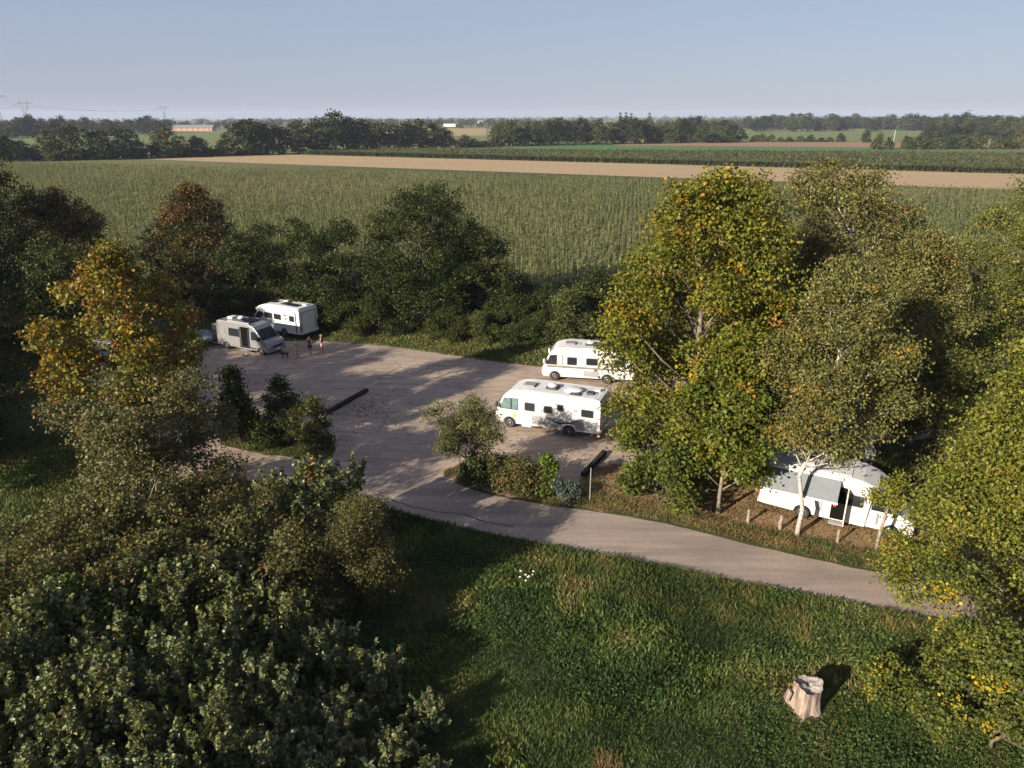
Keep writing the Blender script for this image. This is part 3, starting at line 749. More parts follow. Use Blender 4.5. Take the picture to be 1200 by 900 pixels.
# ------------------------------------------------------------------ far trees
def far_proto(seed, H, R, cb, prof, n, ls, pal):
    return gen_tree(seed, H, R, cb, prof, 16, n, ls, pal, None, None, R * 0.22, 0.4, 'bark', 'leaf_far', per_clump=14, lobe=0.40, limbs=False, wid=0.5)
G_F = [(0.032, 0.045, 0.018), (0.042, 0.055, 0.02), (0.055, 0.062, 0.024)]
G_FL = [(0.075, 0.08, 0.03), (0.06, 0.068, 0.028), (0.09, 0.085, 0.035)]
FT = [far_proto(70 + k, 14, 6.2 + 0.5 * (k % 3), 0.6 + 0.6 * (k % 2), [p_round, p_wide, p_ovoid][k % 3], 2600, 0.75, G_F) for k in range(5)]
FL = [far_proto(80 + k, 14, 5.6, 0.8, [p_round, p_ovoid][k % 2], 2400, 0.75, G_FL) for k in range(2)]
FB = [far_proto(85 + k, 4.0, 3.4, 0.1, p_bush, 900, 0.6, G_F) for k in range(2)]
FP = far_proto(88, 20, 2.2, 0.5, p_ovoid, 1400, 0.7, G_F)
rf = random.Random(9)
def far_tree(px, by, ty, kind='d', wpx=None, label='', group=''):
    X, Y = G(px, by)
    z0 = float(terrain(np.float64(X), np.float64(Y)))
    h = max(3.0, TZ(ty, Y) - z0)
    m = {'d': FT[rf.randrange(5)], 'l': FL[rf.randrange(2)], 'b': FB[rf.randrange(2)], 'p': FP}[kind]
    h0, r0 = {'d': (14, 6.4), 'l': (14, 5.6), 'b': (4, 3.4), 'p': (20, 2.2)}[kind]
    sz = h / h0
    sxy = (wpx * Y / FPX / 2 / r0) if wpx else sz * rf.uniform(0.9, 1.2)
    put_tree({'b': 'hedgerow_bush', 'p': 'poplar_tree'}.get(kind, 'hedgerow_tree'), m, (X, Y), rf.uniform(0, 6.28), label, 'bush' if kind == 'b' else 'tree', group, sxy, sz)
g1 = ('dark hedgerow tree at the edge of the pale stubble field', 'hedgerow trees along the stubble field')
g1l = ('lighter olive tree in the dark hedgerow by the stubble field', 'lighter trees in the stubble field hedgerow')
for px, ty, w, k in [(4, 158, 44, 'd'), (30, 165, 30, 'd'), (60, 151, 30, 'l'), (87, 146, 32, 'd'), (120, 152, 34, 'd'), (149, 152, 36, 'd'), (199, 149, 38, 'd'), (232, 160, 30, 'd'), (266, 157, 26, 'l'),
                     (291, 140, 40, 'd'), (308, 143, 34, 'd'), (328, 147, 34, 'd'), (351, 139, 36, 'l'), (372, 139, 36, 'd'), (393, 133, 40, 'd'), (412, 138, 34, 'd'), (429, 138, 34, 'l'), (446, 144, 30, 'd'),
                     (462, 147, 28, 'd'), (478, 143, 32, 'd'), (492, 140, 30, 'l'), (508, 143, 30, 'd'), (521, 151, 22, 'd')]:
    by = 189.5 - (px / 520.0) ** 1.3 * 15.5
    lab = g1l if k == 'l' else g1
    far_tree(px, by, ty, k, w, lab[0], lab[1])
for px in range(8, 300, 17):
    far_tree(px, 188.5 - (px / 520.0) ** 1.3 * 15, 174 + rf.uniform(-3, 3), 'b', 26, 'low dark hedge bush filling the hedgerow by the stubble field', 'hedge bushes of the stubble field hedgerow')
g2 = ('broad dark tree in the wooded row beyond the far maize strip', 'trees in the row beyond the far maize')
g2l = ('lighter olive tree in the wooded row beyond the far maize strip', 'lighter trees beyond the far maize')
x = 586
while x < 872:
    k = 'l' if rf.random() < 0.3 else 'd'
    lab = g2l if k == 'l' else g2
    by = 171.5 - (x - 560) / 300.0 * 5 + rf.uniform(-0.8, 0.6)
    gap = abs(x - 850) < 26
    far_tree(x, by, (152 if gap else 144) + rf.uniform(-6, 5), k, rf.uniform(18, 30), lab[0], lab[1])
    if rf.random() < 0.75: far_tree(x + rf.uniform(-6, 6), by - 5.5, 140 + rf.uniform(-4, 4), 'd', rf.uniform(16, 26), g2[0], g2[1])
    x += rf.uniform(9, 15)
far_tree(600, 171.5, 141, 'l', 26, 'lone taller olive tree where the wooded row begins', 'olive tree at the start of the row')
for px, ty in ((533, 165), (545, 160), (556, 164), (568, 166), (580, 163)):
    far_tree(px, 172.5, ty, 'b', 18, 'low bush in the gap before the small golden field', 'bushes in the gap by the golden field')
for px in (726, 733, 739, 760):
    far_tree(px, 152, 131 + rf.uniform(-1, 2), 'p', 6, 'narrow poplar standing above the distant treeline', 'narrow poplars of the distant treeline')
g3 = ('rounded tree behind the meadow near the long barn', 'trees behind the barn meadow')
x = -8
while x < 205:
    if not 0: far_tree(x, 163 - x / 205 * 8 + rf.uniform(-1, 1), 138.5 + rf.uniform(-5, 5) , 'd' if rf.random() < 0.8 else 'l', rf.uniform(16, 26), g3[0], g3[1])
    x += rf.uniform(9, 15)
g4 = ('small dark bush in the row bordering the green crop strip', 'bushes in the row beside the green strip')
for px, ty in ((1027, 161), (1040, 163), (1060, 161), (1066, 163), (1077, 160), (1088, 164), (1096, 163), (1104, 163), (1115, 162), (1122, 160), (1130, 161), (1139, 160), (1148, 163), (1165, 164), (1176, 163), (1184, 163), (1194, 164)):
    far_tree(px, 175.3, ty, 'b', rf.uniform(10, 18), g4[0], g4[1])
for px, ty, w in ((1014, 154, 11), (1031, 157, 9)):
    far_tree(px, 167, ty, 'b', w, 'single round bush at the pasture fence line', 'round bushes at the pasture edge')
g5 = ('tree in the wood edge behind the pale pasture', 'trees in the wood behind the pasture')
x = 876
while x < 1230:
    rise = (x - 880) / 320.0
    far_tree(x, 153.5 + rf.uniform(-2, 1.5) + max(0, x - 1080) * 0.06, 137 - 3 * rise + rf.uniform(-3.5, 4), 'd' if rf.random() < 0.75 else 'l', rf.uniform(16, 28), g5[0], g5[1])
    x += rf.uniform(8, 13)
x = 1092
while x < 1230:
    far_tree(x, 165 + rf.uniform(-2, 2), 148 + rf.uniform(-5, 4), 'l' if rf.random() < 0.5 else 'd', rf.uniform(16, 28), 'mixed tree beside the golden field behind the bush row', 'trees beside the golden field')
    x += rf.uniform(11, 17)
for px in (885, 893, 903, 915, 925, 938, 950, 962, 972, 985):
    far_tree(px, 166.5, 160 + rf.uniform(-2.5, 2), 'b', 11, 'little bush on the line between ploughed field and pasture', 'little bushes at the pasture line')

# distant woodland reading as one mass
def distant_wood(name, n, d0, d1, seed, label, hmul=1.0, tilt=0.0):
    rng = np.random.RandomState(seed)
    Vs = []; Fs = []; Cs = []; base = 0
    ang = rng.uniform(-0.72, 0.72, n)
    dd = rng.uniform(d0, d1, n)
    dens = vnoise(ang * 60, dd / 90, 1.0)
    for a, d, q in zip(ang, dd, dens):
        if q < 0.30: continue
        x, y = d * math.sin(a), d * math.cos(a)
        z = float(terrain(np.float64(x), np.float64(y)))
        h = rng.uniform(8, 15) * hmul; r = rng.uniform(5, 10)
        m = 46
        dirv = rng.normal(size=(m, 3)); dirv /= np.linalg.norm(dirv, axis=1, keepdims=True)
        P = dirv * np.array([r, r, h * 0.5]) * rng.uniform(0.6, 1.0, size=(m, 1)) + np.array([x, y, z + h * 0.5])
        L = np.full(m, 3.2) * rng.uniform(0.6, 1.3, m)
        V, F = leaves_arrays(P, rng.normal(size=(m, 3)), L, L * 0.5, rng)
        Vs.append(V); Fs.append(F + base); base += len(V)
        c = np.array(G_F)[rng.randint(3)] * rng.uniform(0.7, 1.3)
        Cs.append(np.repeat(c[None] * rng.uniform(0.7, 1.3, size=(m, 1)), 2, axis=0))
    me = np_mesh(name, np.concatenate(Vs), np.concatenate(Fs), np.concatenate(Cs), M['leaf_far'])
    set_tags(link(bpy.data.objects.new(name, me)), label, 'woodland', None, 'stuff')
distant_wood('distant_woodland', 900, 1350, 2100, 3, 'hazy dark line of distant woods along the horizon')
distant_wood('horizon_woodland', 900, 2300, 4300, 4, 'pale bluish woods on the far horizon', 1.15)

# ------------------------------------------------------------------ maize and grass
def in_poly(x, y, P):
    P = np.array(P); n = len(P); r = np.zeros(len(x), bool); j = n - 1
    for i in range(n):
        xi, yi = P[i]; xj, yj = P[j]
        c = ((yi > y) != (yj > y)) & (x < (xj - xi) * (y - yi) / (yj - yi + 1e-12) + xi)
        r ^= c; j = i
    return r
def maize(name, X, Y, rng, h, pal, label, nb=3, wid=0.07, lenk=0.45):
    n = len(X)
    H = h * rng.uniform(0.82, 1.12, n) * (0.88 + 0.22 * vnoise(X, Y, 9.0))
    cp = np.array(pal)
    pn = vnoise(X, Y, 25.0)[:, None] * 0.6 + vnoise(X + 50, Y, 70.0)[:, None] * 0.6
    base = cp[0] * (1 - np.clip(pn * 1.5 - 0.3, 0, 1)) + cp[1] * np.clip(pn * 1.5 - 0.3, 0, 1)
    Vs = []; Cs = []
    for b in range(nb):
        a = rng.uniform(0, 2 * math.pi, n)
        z0 = H * rng.uniform(0.35, 0.85, n)
        ln = h * lenk * rng.uniform(0.7, 1.2, n)
        dx, dy = np.cos(a), np.sin(a)
        sx, sy = -dy * wid * h, dx * wid * h
        V = np.empty((n, 3, 3), np.float32)
        V[:, 0] = np.stack([X + sx, Y + sy, z0], 1); V[:, 1] = np.stack([X - sx, Y - sy, z0], 1)
        V[:, 2] = np.stack([X + dx * ln, Y + dy * ln, z0 + ln * rng.uniform(-0.1, 0.55, n)], 1)
        Vs.append(V); Cs.append(base * rng.uniform(0.7, 1.35, size=(n, 1)))
    V = np.empty((n, 3, 3), np.float32)                       # stalk and tassel
    a = rng.uniform(0, 2 * math.pi, n); w = 0.035 * h
    V[:, 0] = np.stack([X + np.cos(a) * w, Y + np.sin(a) * w, 0 * X], 1); V[:, 1] = np.stack([X - np.cos(a) * w, Y - np.sin(a) * w, 0 * X], 1)
    V[:, 2] = np.stack([X, Y, H * 1.08], 1)
    Vs.append(V); Cs.append(base * 0.6 + np.array(cp[2]) * 0.5)
    V = np.concatenate(Vs).reshape(-1, 3); F = np.arange(len(V)).reshape(-1, 3)
    me = np_mesh(name, V, F, np.clip(np.concatenate(Cs), 0, 1), M['grass'])
    set_tags(link(bpy.data.objects.new(name, me)), label, 'maize', None, 'stuff')
rng = np.random.RandomState(77)
MZ = [G(-700, 345), G(1900, 345), G(1480, 236), G(-30, 191)]
rows = []
rowdir = np.array([math.sin(0.16), math.cos(0.16)]); rown = np.array([rowdir[1], -rowdir[0]])
for k in range(-300, 301):
    c = k * 0.88
    s = 74 + np.cumsum(rng.uniform(0.5, 1.1, 260) * 0.62 * np.linspace(1.0, 2.2, 260))
    s = s[s < 330]
    p = rown * c + rowdir * s[:, None]
    rows.append(p + rng.normal(size=p.shape) * 0.17)
P = np.concatenate(rows)
ok = in_poly(P[:, 0], P[:, 1], MZ) & (np.abs(P[:, 0]) < 0.78 * P[:, 1] + 4) & (P[:, 1] > 77 - 0.30 * np.clip(P[:, 0], 0, 60))
P = P[ok]
maize('maize_crop', P[:, 0], P[:, 1], rng, 2.1, [(0.095, 0.13, 0.042), (0.14, 0.15, 0.06), (0.22, 0.18, 0.09)], 'green maize crop standing in long rows beyond the hedge')
MZ2 = [G(362, 181.0), G(1480, 211.5), G(1480, 184), G(420, 176.5)]
lo = np.min(MZ2, 0); hi = np.max(MZ2, 0)
P = rng.uniform(lo, hi, size=(190000, 2))
P = P[in_poly(P[:, 0], P[:, 1], MZ2) & (np.abs(P[:, 0]) < 0.76 * P[:, 1])]
P = P[:36000]
maize('far_maize_crop', P[:, 0], P[:, 1], rng, 2.2, [(0.075, 0.095, 0.034), (0.105, 0.115, 0.042), (0.14, 0.12, 0.055)], 'dark green strip of maize beyond the stubble', 2, 0.16, 0.7)
# dense front edge of the far maize strip and of the near field's far side
def edge_rows(a, b, n, depth): t = rng.rand(n)[:, None]; return np.array(a) * (1 - t) + np.array(b) * t + rng.normal(size=(n, 2)) * depth
P = edge_rows(MZ2[0], MZ2[1], 9000, 1.5); P = P[np.abs(P[:, 0]) < 0.76 * P[:, 1]]
maize('maize_edge', P[:, 0], P[:, 1], rng, 2.3, [(0.05, 0.072, 0.028), (0.06, 0.078, 0.03), (0.09, 0.085, 0.04)], 'dense front rows of the maize strip facing the stubble', 3, 0.12, 0.5)

def grass(name, poly, n, h, w, pal, label, excl=(), seed=1, broad=0.0, patch=2.5, cat='grass', z=0.0, fade=None, lay=0.6):
    rng = np.random.RandomState(seed)
    lo = np.min(poly, 0); hi = np.max(poly, 0)
    X = rng.uniform(lo[0], hi[0], n * 6); Y = rng.uniform(lo[1], hi[1], n * 6)
    ok = in_poly(X, Y, poly)
    for e in excl: ok &= ~in_poly(X, Y, e)
    if fade: ok &= rng.rand(len(X)) < fade(X, Y)
    X, Y = X[ok][:n], Y[ok][:n]; n = len(X)
    pn = vnoise(X, Y, patch) * 0.6 + vnoise(X + 9, Y + 31, patch * 0.35) * 0.4
    pn2 = vnoise(X + 77, Y + 13, patch * 1.7)
    pal = np.array(pal)
    k = np.clip((pn - 0.25) * 2, 0, 0.999) * (len(pal) - 1)
    i = k.astype(int); fr = (k - i)[:, None]
    col = pal[i] * (1 - fr) + pal[np.minimum(i + 1, len(pal) - 1)] * fr
    col = col * rng.uniform(0.5, 1.55, size=(n, 1)) * np.clip(1 + rng.normal(size=(n, 3)) * 0.08, 0.7, 1.3)
    hh = h * rng.uniform(0.5, 1.3, n) * (0.55 + 0.9 * pn2)
    a = rng.uniform(0, 2 * math.pi, n); b = a + rng.uniform(-1.2, 1.2, n) + math.pi / 2
    ww = w * rng.uniform(0.7, 1.4, n) * (1 + broad * (rng.rand(n) < 0.4) * (pn2 > 0.45) * 2.2)
    wind = 2.2 * vnoise(X + 5, Y + 5, 3.0) * 2 * math.pi
    lx, ly = (np.cos(b) + 0.45 * np.cos(wind)) * hh * lay * 0.9, (np.sin(b) + 0.45 * np.sin(wind)) * hh * lay * 0.9
    V = np.empty((n, 4, 3), np.float32)
    V[:, 0] = np.stack([X - np.cos(a) * ww * 0.5, Y - np.sin(a) * ww * 0.5, 0 * X + z], 1)
    V[:, 1] = np.stack([X + lx * 0.4 + np.cos(a) * ww, Y + ly * 0.4 + np.sin(a) * ww, hh * 0.6 + z], 1)
    V[:, 2] = np.stack([X + lx, Y + ly, hh * rng.uniform(0.7, 1.0, n) + z], 1)
    V[:, 3] = np.stack([X + lx * 0.4 - np.cos(a) * ww, Y + ly * 0.4 - np.sin(a) * ww, hh * 0.6 + z], 1)
    i4 = np.arange(n) * 4
    F = np.stack([i4, i4 + 1, i4 + 2, i4 + 3], 1)
    me = np_mesh(name, V.reshape(-1, 3), F, np.clip(col, 0.003, 0.9), M['grass'])
    return set_tags(link(bpy.data.objects.new(name, me)), label, cat, None, 'stuff')
GR = [(0.032, 0.055, 0.016), (0.052, 0.085, 0.02), (0.085, 0.115, 0.026), (0.12, 0.135, 0.035), (0.14, 0.13, 0.045)]
GRDRY = [(0.06, 0.08, 0.02), (0.11, 0.11, 0.03), (0.17, 0.13, 0.045), (0.20, 0.14, 0.055)]
MEAD = ROADN + [(-9, 34.5), (-24, 33), (-24, 11), (30, 11)]
MEAD = [(x, y - 0.12) if i < len(ROADN) else (x, y) for i, (x, y) in enumerate(MEAD)]
grass('meadow_grass', MEAD, 235000, 0.23, 0.0125, GR, 'lush green meadow grass and weeds below the lane', seed=2, broad=0.9, excl=[LOT, ROAD], fade=lambda X, Y: np.where((X > -7.5) & (X < 0.78 * Y + 3) & (Y > 14), 1.0, 0.15))
strip = [(x, y - 0.1) for x, y in ROADN] + [(x, y - 3.6) for x, y in ROADN[::-1]]
grass('dry_grass', strip, 34000, 0.30, 0.012, GRDRY, 'yellowish dry grass along the lane edge', seed=3, fade=lambda X, Y: np.clip((X + 2) / 8.0, 0, 1) * 0.95 * (vnoise(X, Y, 1.8) > 0.38))
verge = [(x, y + 0.12) for x, y in ROADF[12:]] + [(x, y + 2.0) for x, y in ROADF[12:][::-1]]
grass('verge_grass', verge, 30000, 0.17, 0.014, GRDRY[:3] + [(0.05, 0.08, 0.02)], 'short patchy verge grass between lane and wooden posts', seed=4, fade=lambda X, Y: 0.55 + 0.45 * (vnoise(X, Y, 1.2) > 0.45), excl=[LOT, ISL2])
grass('island_grass', ISL, 5000, 0.16, 0.016, GR[1:], 'grass on the island in the gravel lot', seed=5)
back = GP((372, 400), (380, 384), (470, 380), (640, 390), (720, 400), (700, 438), (640, 431), (590, 426), (520, 416), (450, 406))
grass('hedge_grass', back, 30000, 0.28, 0.025, GR[1:] + [(0.085, 0.12, 0.03)], 'green grass strip between the lot and the hedge', seed=6, broad=0.5)
grass('shade_grass', DRY, 9000, 0.12, 0.014, GRDRY[:3], 'sparse grass on the leaf-strewn ground', seed=7, fade=lambda X, Y: 0.08 + 0.9 * (vnoise(X, Y, 1.4) > 0.58) + 0.5 * (X < 10))
grass('bed_grass', ISL2, 4500, 0.16, 0.014, [(0.05, 0.06, 0.02), (0.06, 0.075, 0.022), (0.10, 0.085, 0.04)], 'thin grass in the earth bed', seed=8, fade=lambda X, Y: 0.2 + 0.8 * (vnoise(X, Y, 0.9) > 0.5))
left = [(-17, 38.5), (-17, 27), (-42, 22), (-60, 36), (-60, 70), (-36, 62), (-34, 46), (-25, 41.5)]
grass('belt_grass', left, 60000, 0.24, 0.022, GR[1:], 'shaded rough grass below the trees of the belt', seed=9, excl=[LOT], fade=lambda X, Y: np.where((Y < 42) & (X > -0.82 * Y - 3), 1.0, 0.2))
def litter(name, poly, n, size, pal, label, seed, fade=None, z=0.02):
    rng = np.random.RandomState(seed)
    lo = np.min(poly, 0); hi = np.max(poly, 0)
    X = rng.uniform(lo[0], hi[0], n * 6); Y = rng.uniform(lo[1], hi[1], n * 6)
    ok = in_poly(X, Y, poly)
    if fade: ok &= rng.rand(len(X)) < fade(X, Y)
    X, Y = X[ok][:n], Y[ok][:n]; n = len(X)
    P = np.stack([X, Y, z + 0.03 * rng.rand(n)], 1)
    D = rng.normal(size=(n, 3)); D[:, 2] *= 0.25
    L = size * rng.uniform(0.5, 1.4, n)
    V, F = leaves_arrays(P, D, L, L * 0.45, rng)
    V[:, 2] = np.maximum(V[:, 2], z - 0.002)
    pal = np.array(pal); col = np.repeat(pal[rng.randint(len(pal), size=n)] * rng.uniform(0.7, 1.3, size=(n, 1)), 2, axis=0)
    set_tags(link(bpy.data.objects.new(name, np_mesh(name, V, F, col, M['grass']))), label, 'leaves', None, 'stuff')
litter('fallen_leaves', DRY, 12000, 0.10, A_BROWN + [(0.22, 0.14, 0.06), (0.10, 0.07, 0.04)], 'fallen brown leaves under the maple and birch', 11)
logc = np.array(G(425, 478))
litter('bark_debris', [tuple(logc + np.array(d)) for d in ((-2.6, -3), (2.5, -2.5), (2.2, 3), (-1.5, 3))], 1500, 0.06, [(0.03, 0.025, 0.02), (0.06, 0.05, 0.035), (0.04, 0.05, 0.02)], 'dark bark and leaf debris beside the long black beam', 12, fade=lambda X, Y: np.clip(1 - np.hypot(X - logc[0], Y - logc[1]) / 3.0, 0, 1))
litter('lot_debris', LOT, 2600, 0.09, [(0.07, 0.055, 0.04), (0.05, 0.045, 0.03), (0.16, 0.13, 0.10), (0.3, 0.26, 0.22)], 'scattered twigs, leaves and pebbles on the gravel', 13, fade=lambda X, Y: 0.05 + 0.9 * (vnoise(X, Y, 3.0) > 0.62))
litter('clover_leaves', MEAD, 40000, 0.085, [(0.045, 0.085, 0.02), (0.06, 0.10, 0.025), (0.035, 0.065, 0.016)], 'broad weed leaves growing through the meadow grass', 14, fade=lambda X, Y: (vnoise(X + 3, Y + 8, 3.2) > 0.45) * (X > -6) * 1.0, z=0.17)

# ------------------------------------------------------------------ vehicles
def arc(cx, r, n=8, z0=0.33):
    return [(cx + r * math.cos(math.pi * k / n), z0 + r * math.sin(math.pi * k / n)) for k in range(n + 1)]
def wheel_at(par, x, y, side, r=0.345):
    s = 1 if side > 0 else -1
    w = MB().lathe([(r * 0.62, -0.11), (r * 0.95, -0.11), (r, -0.07), (r, 0.07), (r * 0.95, 0.11), (r * 0.62, 0.11)], axis='Y', sides=20).build('wheel', M['rubber'], par, smooth=False)
    w.location = (x, y - s * 0.11, r)
    rim = MB().lathe([(r * 0.64, 0.0), (r * 0.64, s * 0.100), (r * 0.56, s * 0.118), (r * 0.5, s * 0.09), (r * 0.22, s * 0.085), (r * 0.18, s * 0.11), (0.01, s * 0.112)], axis='Y', sides=16)
    rim.build('rim', M['rim'], w)
    hol = MB()
    for k in range(6):
        a = k * math.pi / 3
        hol.box((math.cos(a) * r * 0.37, s * 0.092, math.sin(a) * r * 0.37), (r * 0.15, 0.012, r * 0.15))
    hol.build('rim_hole', M['rubber'], w)
def side_panel(par, name, x0, x1, z0, z1, yside, mat, th=0.02, frame=None, rad=0.06):
    """flat panel proud of a side wall at y = yside"""
    s = 1 if yside > 0 else -1
    def rr(a0, a1, b0, b1, r):
        out = []
        for cx, cz, st in ((a1 - r, b1 - r, 0), (a0 + r, b1 - r, 90), (a0 + r, b0 + r, 180), (a1 - r, b0 + r, 270)):
            for k in range(4): a = math.radians(st + k * 30); out.append((cx + r * math.cos(a), cz + r * math.sin(a)))
        return out
    o = None
    fr = None
    o = MB().prism(rr(x0, x1, z0, z1, rad), yside - s * 0.01, yside + s * th).build(name, mat, par)
    if frame:
        P = rr(x0 - 0.045, x1 + 0.045, z0 - 0.045, z1 + 0.045, rad + 0.03)
        MB().prism(P, yside - s * 0.01, yside + s * (th - 0.008)).build('window_frame', frame, o)
    return o
def roof_box(par, name, x, y, z, sx, sy, sz, mat, bev=0.03):
    return MB().box((x, y, z + sz / 2), (sx, sy, sz), taper=0.94).build(name, mat, par, bevel=bev)
def slope_panel(par, name, p0, p1, w, mat, off=0.012, inset=0.0, w1=None):
    """panel lying on the sloped strip from profile point p0 to p1 (x, z), across the width"""
    a = Vector((p0[0], 0, p0[1])); b = Vector((p1[0], 0, p1[1]))
    d = (b - a).normalized(); n = Vector((d.z, 0, -d.x))
    if n.x < 0: n = -n
    a = a + d * inset + n * off; b = b - d * inset + n * off
    w1 = w1 or w
    return MB().poly([(a.x, -w / 2, a.z), (a.x, w / 2, a.z), (b.x, w1 / 2, b.z), (b.x, -w1 / 2, b.z)], 0.02, n).build(name, mat, par)

def a_class(name, label, fw, rw, group=None, yaw=None, variant=0):
    """integrated motorhome; fw, rw: ground points under the wheels of its left side"""
    if yaw is None: yaw = math.atan2(fw[1] - rw[1], fw[0] - rw[0])
    f = Vector((math.cos(yaw), math.sin(yaw))); l = Vector((-f.y, f.x))
    FA, RA, W = 2.5, -1.5, 2.26
    o = Vector(fw) - f * FA - l * (W / 2 - 0.04)
    e = empty(name, (o.x, o.y, 0.014), yaw, label, 'motorhome', group)
    prof = [(-3.5, 0.48)] + arc(RA, -0.44, 8, 0.36)[0:0] + [(RA - 0.44, 0.45)] + [(RA - 0.44 * math.cos(math.pi * k / 8), 0.36 + 0.44 * math.sin(math.pi * k / 8)) for k in range(1, 8)] + [(RA + 0.44, 0.40)] + \
           [(FA - 0.46, 0.36)] + [(FA - 0.44 * math.cos(math.pi * k / 8), 0.36 + 0.44 * math.sin(math.pi * k / 8)) for k in range(1, 8)] + [(FA + 0.46, 0.34), (3.40, 0.36), (3.50, 0.55), (3.50, 0.95), (3.36, 1.28), (2.98, 2.12), (2.70, 2.44), (2.35, 2.62), (1.6, 2.72), (-3.2, 2.72), (-3.42, 2.67), (-3.5, 2.5)]
    MB().prism(prof, -W / 2, W / 2, 0.07, 0.9).build('body', M['white'], e)
    y = W / 2
    for s in (1, -1):
        for x in (FA, RA): wheel_at(e, x, s * (y - 0.03), s)
        # arch lips
        for x in (FA, RA):
            m = MB()
            P = [(x - 0.47 * math.cos(math.pi * k / 10), 0.36 + 0.47 * math.sin(math.pi * k / 10)) for k in range(11)]
            Q = [(x - 0.41 * math.cos(math.pi * k / 10), 0.36 + 0.41 * math.sin(math.pi * k / 10)) for k in range(11)]
            m.prism(P + Q[::-1], s * (y - 0.02), s * (y + 0.012)).build('wheel_arch_trim', M['grey_plastic'], e)
    # windscreen, wraps to the side
    slope_panel(e, 'windscreen', (3.36, 1.28), (2.98, 2.12), 2.02, M['glass'], 0.012, 0.02, 1.9)
    slope_panel(e, 'sunshade', (2.95, 2.16), (2.72, 2.41), 1.9, M['grey_plastic'], 0.012, 0.02)
    slope_panel(e, 'grille', (3.50, 0.58), (3.50, 0.9), 1.2, M['dark_plastic'], 0.012)
    for s in (1, -1):
        hl = MB().box((3.47, s * 0.86, 0.9), (0.12, 0.34, 0.2)).build('headlight', M['lamp_clear'], e, bevel=0.03)
        cw = MB().prism([(3.14, 1.34), (2.86, 2.02), (2.45, 2.08), (2.45, 1.34)], s * (y - 0.01), s * (y + 0.014)).build('cab_window', M['blind'] if variant == 0 else M['glass'], e)
        MB().prism([(2.33, 1.34), (2.33, 2.08), (1.95, 2.08), (1.95, 1.34)], s * (y - 0.01), s * (y + 0.014)).build('cab_window', M['blind'] if variant == 0 else M['cream_door'], e)
        MB().prism([(3.19, 1.30), (2.88, 2.06), (1.91, 2.12), (1.91, 1.30)], s * (y - 0.01), s * (y + 0.009)).build('window_frame', M['dark_plastic'], cw)
        mi = MB().box((3.32, s * (y + 0.20), 1.62), (0.14, 0.22, 0.34)).build('mirror', M['white' if variant else 'dark_plastic'], e, bevel=0.03)
        MB().tube([(3.12, s * (y - 0.02), 1.9), (3.3, s * (y + 0.18), 1.75)], 0.025).build('mirror_arm', M['dark_plastic'], mi)
        MB().box((-3.5, s * (y - 0.14), 1.05), (0.07, 0.16, 0.75)).build('tail_light', M['lamp_red'], e, bevel=0.02)
        # door seam
        dr = side_panel(e, 'cab_door_seam', 1.82, 1.835, 0.5, 2.15, s * y, M['grey_plastic'], 0.006, None, 0.004)
    slope = [(0.80, 1.45, 1.40, 1.92), (-0.35, 0.15, 1.45, 1.86), (-1.10, -0.72, 1.72, 2.08), (-3.05, -2.3, 1.52, 1.98)] if variant == 0 else [(0.85, 1.55, 1.38, 1.95), (-0.7, 0.1, 1.45, 1.95), (-2.8, -2.0, 1.45, 1.95)]
    for x0, x1, z0, z1 in slope:
        side_panel(e, 'window', x0, x1, z0, z1, y, M['glass'], 0.024, M['grey_plastic'])
    if variant == 0:
        side_panel(e, 'service_flap', -2.05, -1.8, 1.75, 1.92, y, M['grey_panel'], 0.012, None, 0.02)
        side_panel(e, 'service_flap', 0.22, 0.9, 0.55, 1.05, y, M['grey_panel'], 0.008, None, 0.03)
        # dark smile-shaped swoosh and thin stripe
        P = []; Q = []
        for k in range(17):
            u = k / 16; x = 0.12 - 2.55 * u; zz = 1.22 - 0.42 * math.sin(math.pi * (u ** 0.85)) + 0.10 * u
            th = 0.10 * math.sin(math.pi * u) ** 0.7 + 0.012
            P.append((x, zz + th / 2)); Q.append((x, zz - th / 2))
        MB().prism(P + Q[::-1], y - 0.005, y + 0.008).build('side_stripe', M['decal_dark'], e)
        MB().prism([(1.75, 1.245), (0.3, 1.225), (0.3, 1.20), (1.75, 1.215)], y - 0.005, y + 0.007).build('side_stripe', M['brown_stripe'], e)
        MB().prism([(2.16 + 0.14 * math.cos(k * math.pi / 8), 0.92 + 0.14 * math.sin(k * math.pi / 8)) for k in range(16)], y - 0.005, y + 0.009).build('sticker', M['yellow'], e)
        # light grey lower side band
        MB().prism([(0.95, 1.12), (-0.2, 1.16), (-1.0, 1.1), (-2.4, 1.12), (-2.6, 0.56), (-1.97, 0.56), (-1.94, 0.84), (-1.5, 0.92), (-1.06, 0.84), (-1.03, 0.52), (1.0, 0.5)], y - 0.006, y + 0.005).build('side_band', M['grey_panel'], e)
        MB().box((1.25, y + 0.14, 0.40), (0.62, 0.3, 0.05)).build('entry_step', M['white'], e)
    else:
        for z in (1.18, 1.10): MB().prism([(3.1, z), (3.1, z + 0.055), (-3.4, z + 0.055), (-3.4, z)], y - 0.005, y + 0.008).build('side_stripe', M['brown_stripe'], e)
        side_panel(e, 'locker_flap', -0.9, 0.3, 0.5, 0.95, y, M['grey_panel'], 0.008, None, 0.03)
    # roof
    rz = 2.72
    MB().box((-0.75, 0, rz + 0.008), (4.6, 1.9, 0.02)).build('roof_panel', M['roof_white'], e)
    roof_box(e, 'roof_hatch', 1.45, 0.1, rz - 0.02, 0.8, 0.75, 0.16, M['grey_plastic'])
    roof_box(e, 'roof_hatch', -0.05, 0.05, rz, 0.75, 0.8, 0.15, M['dark_plastic'])
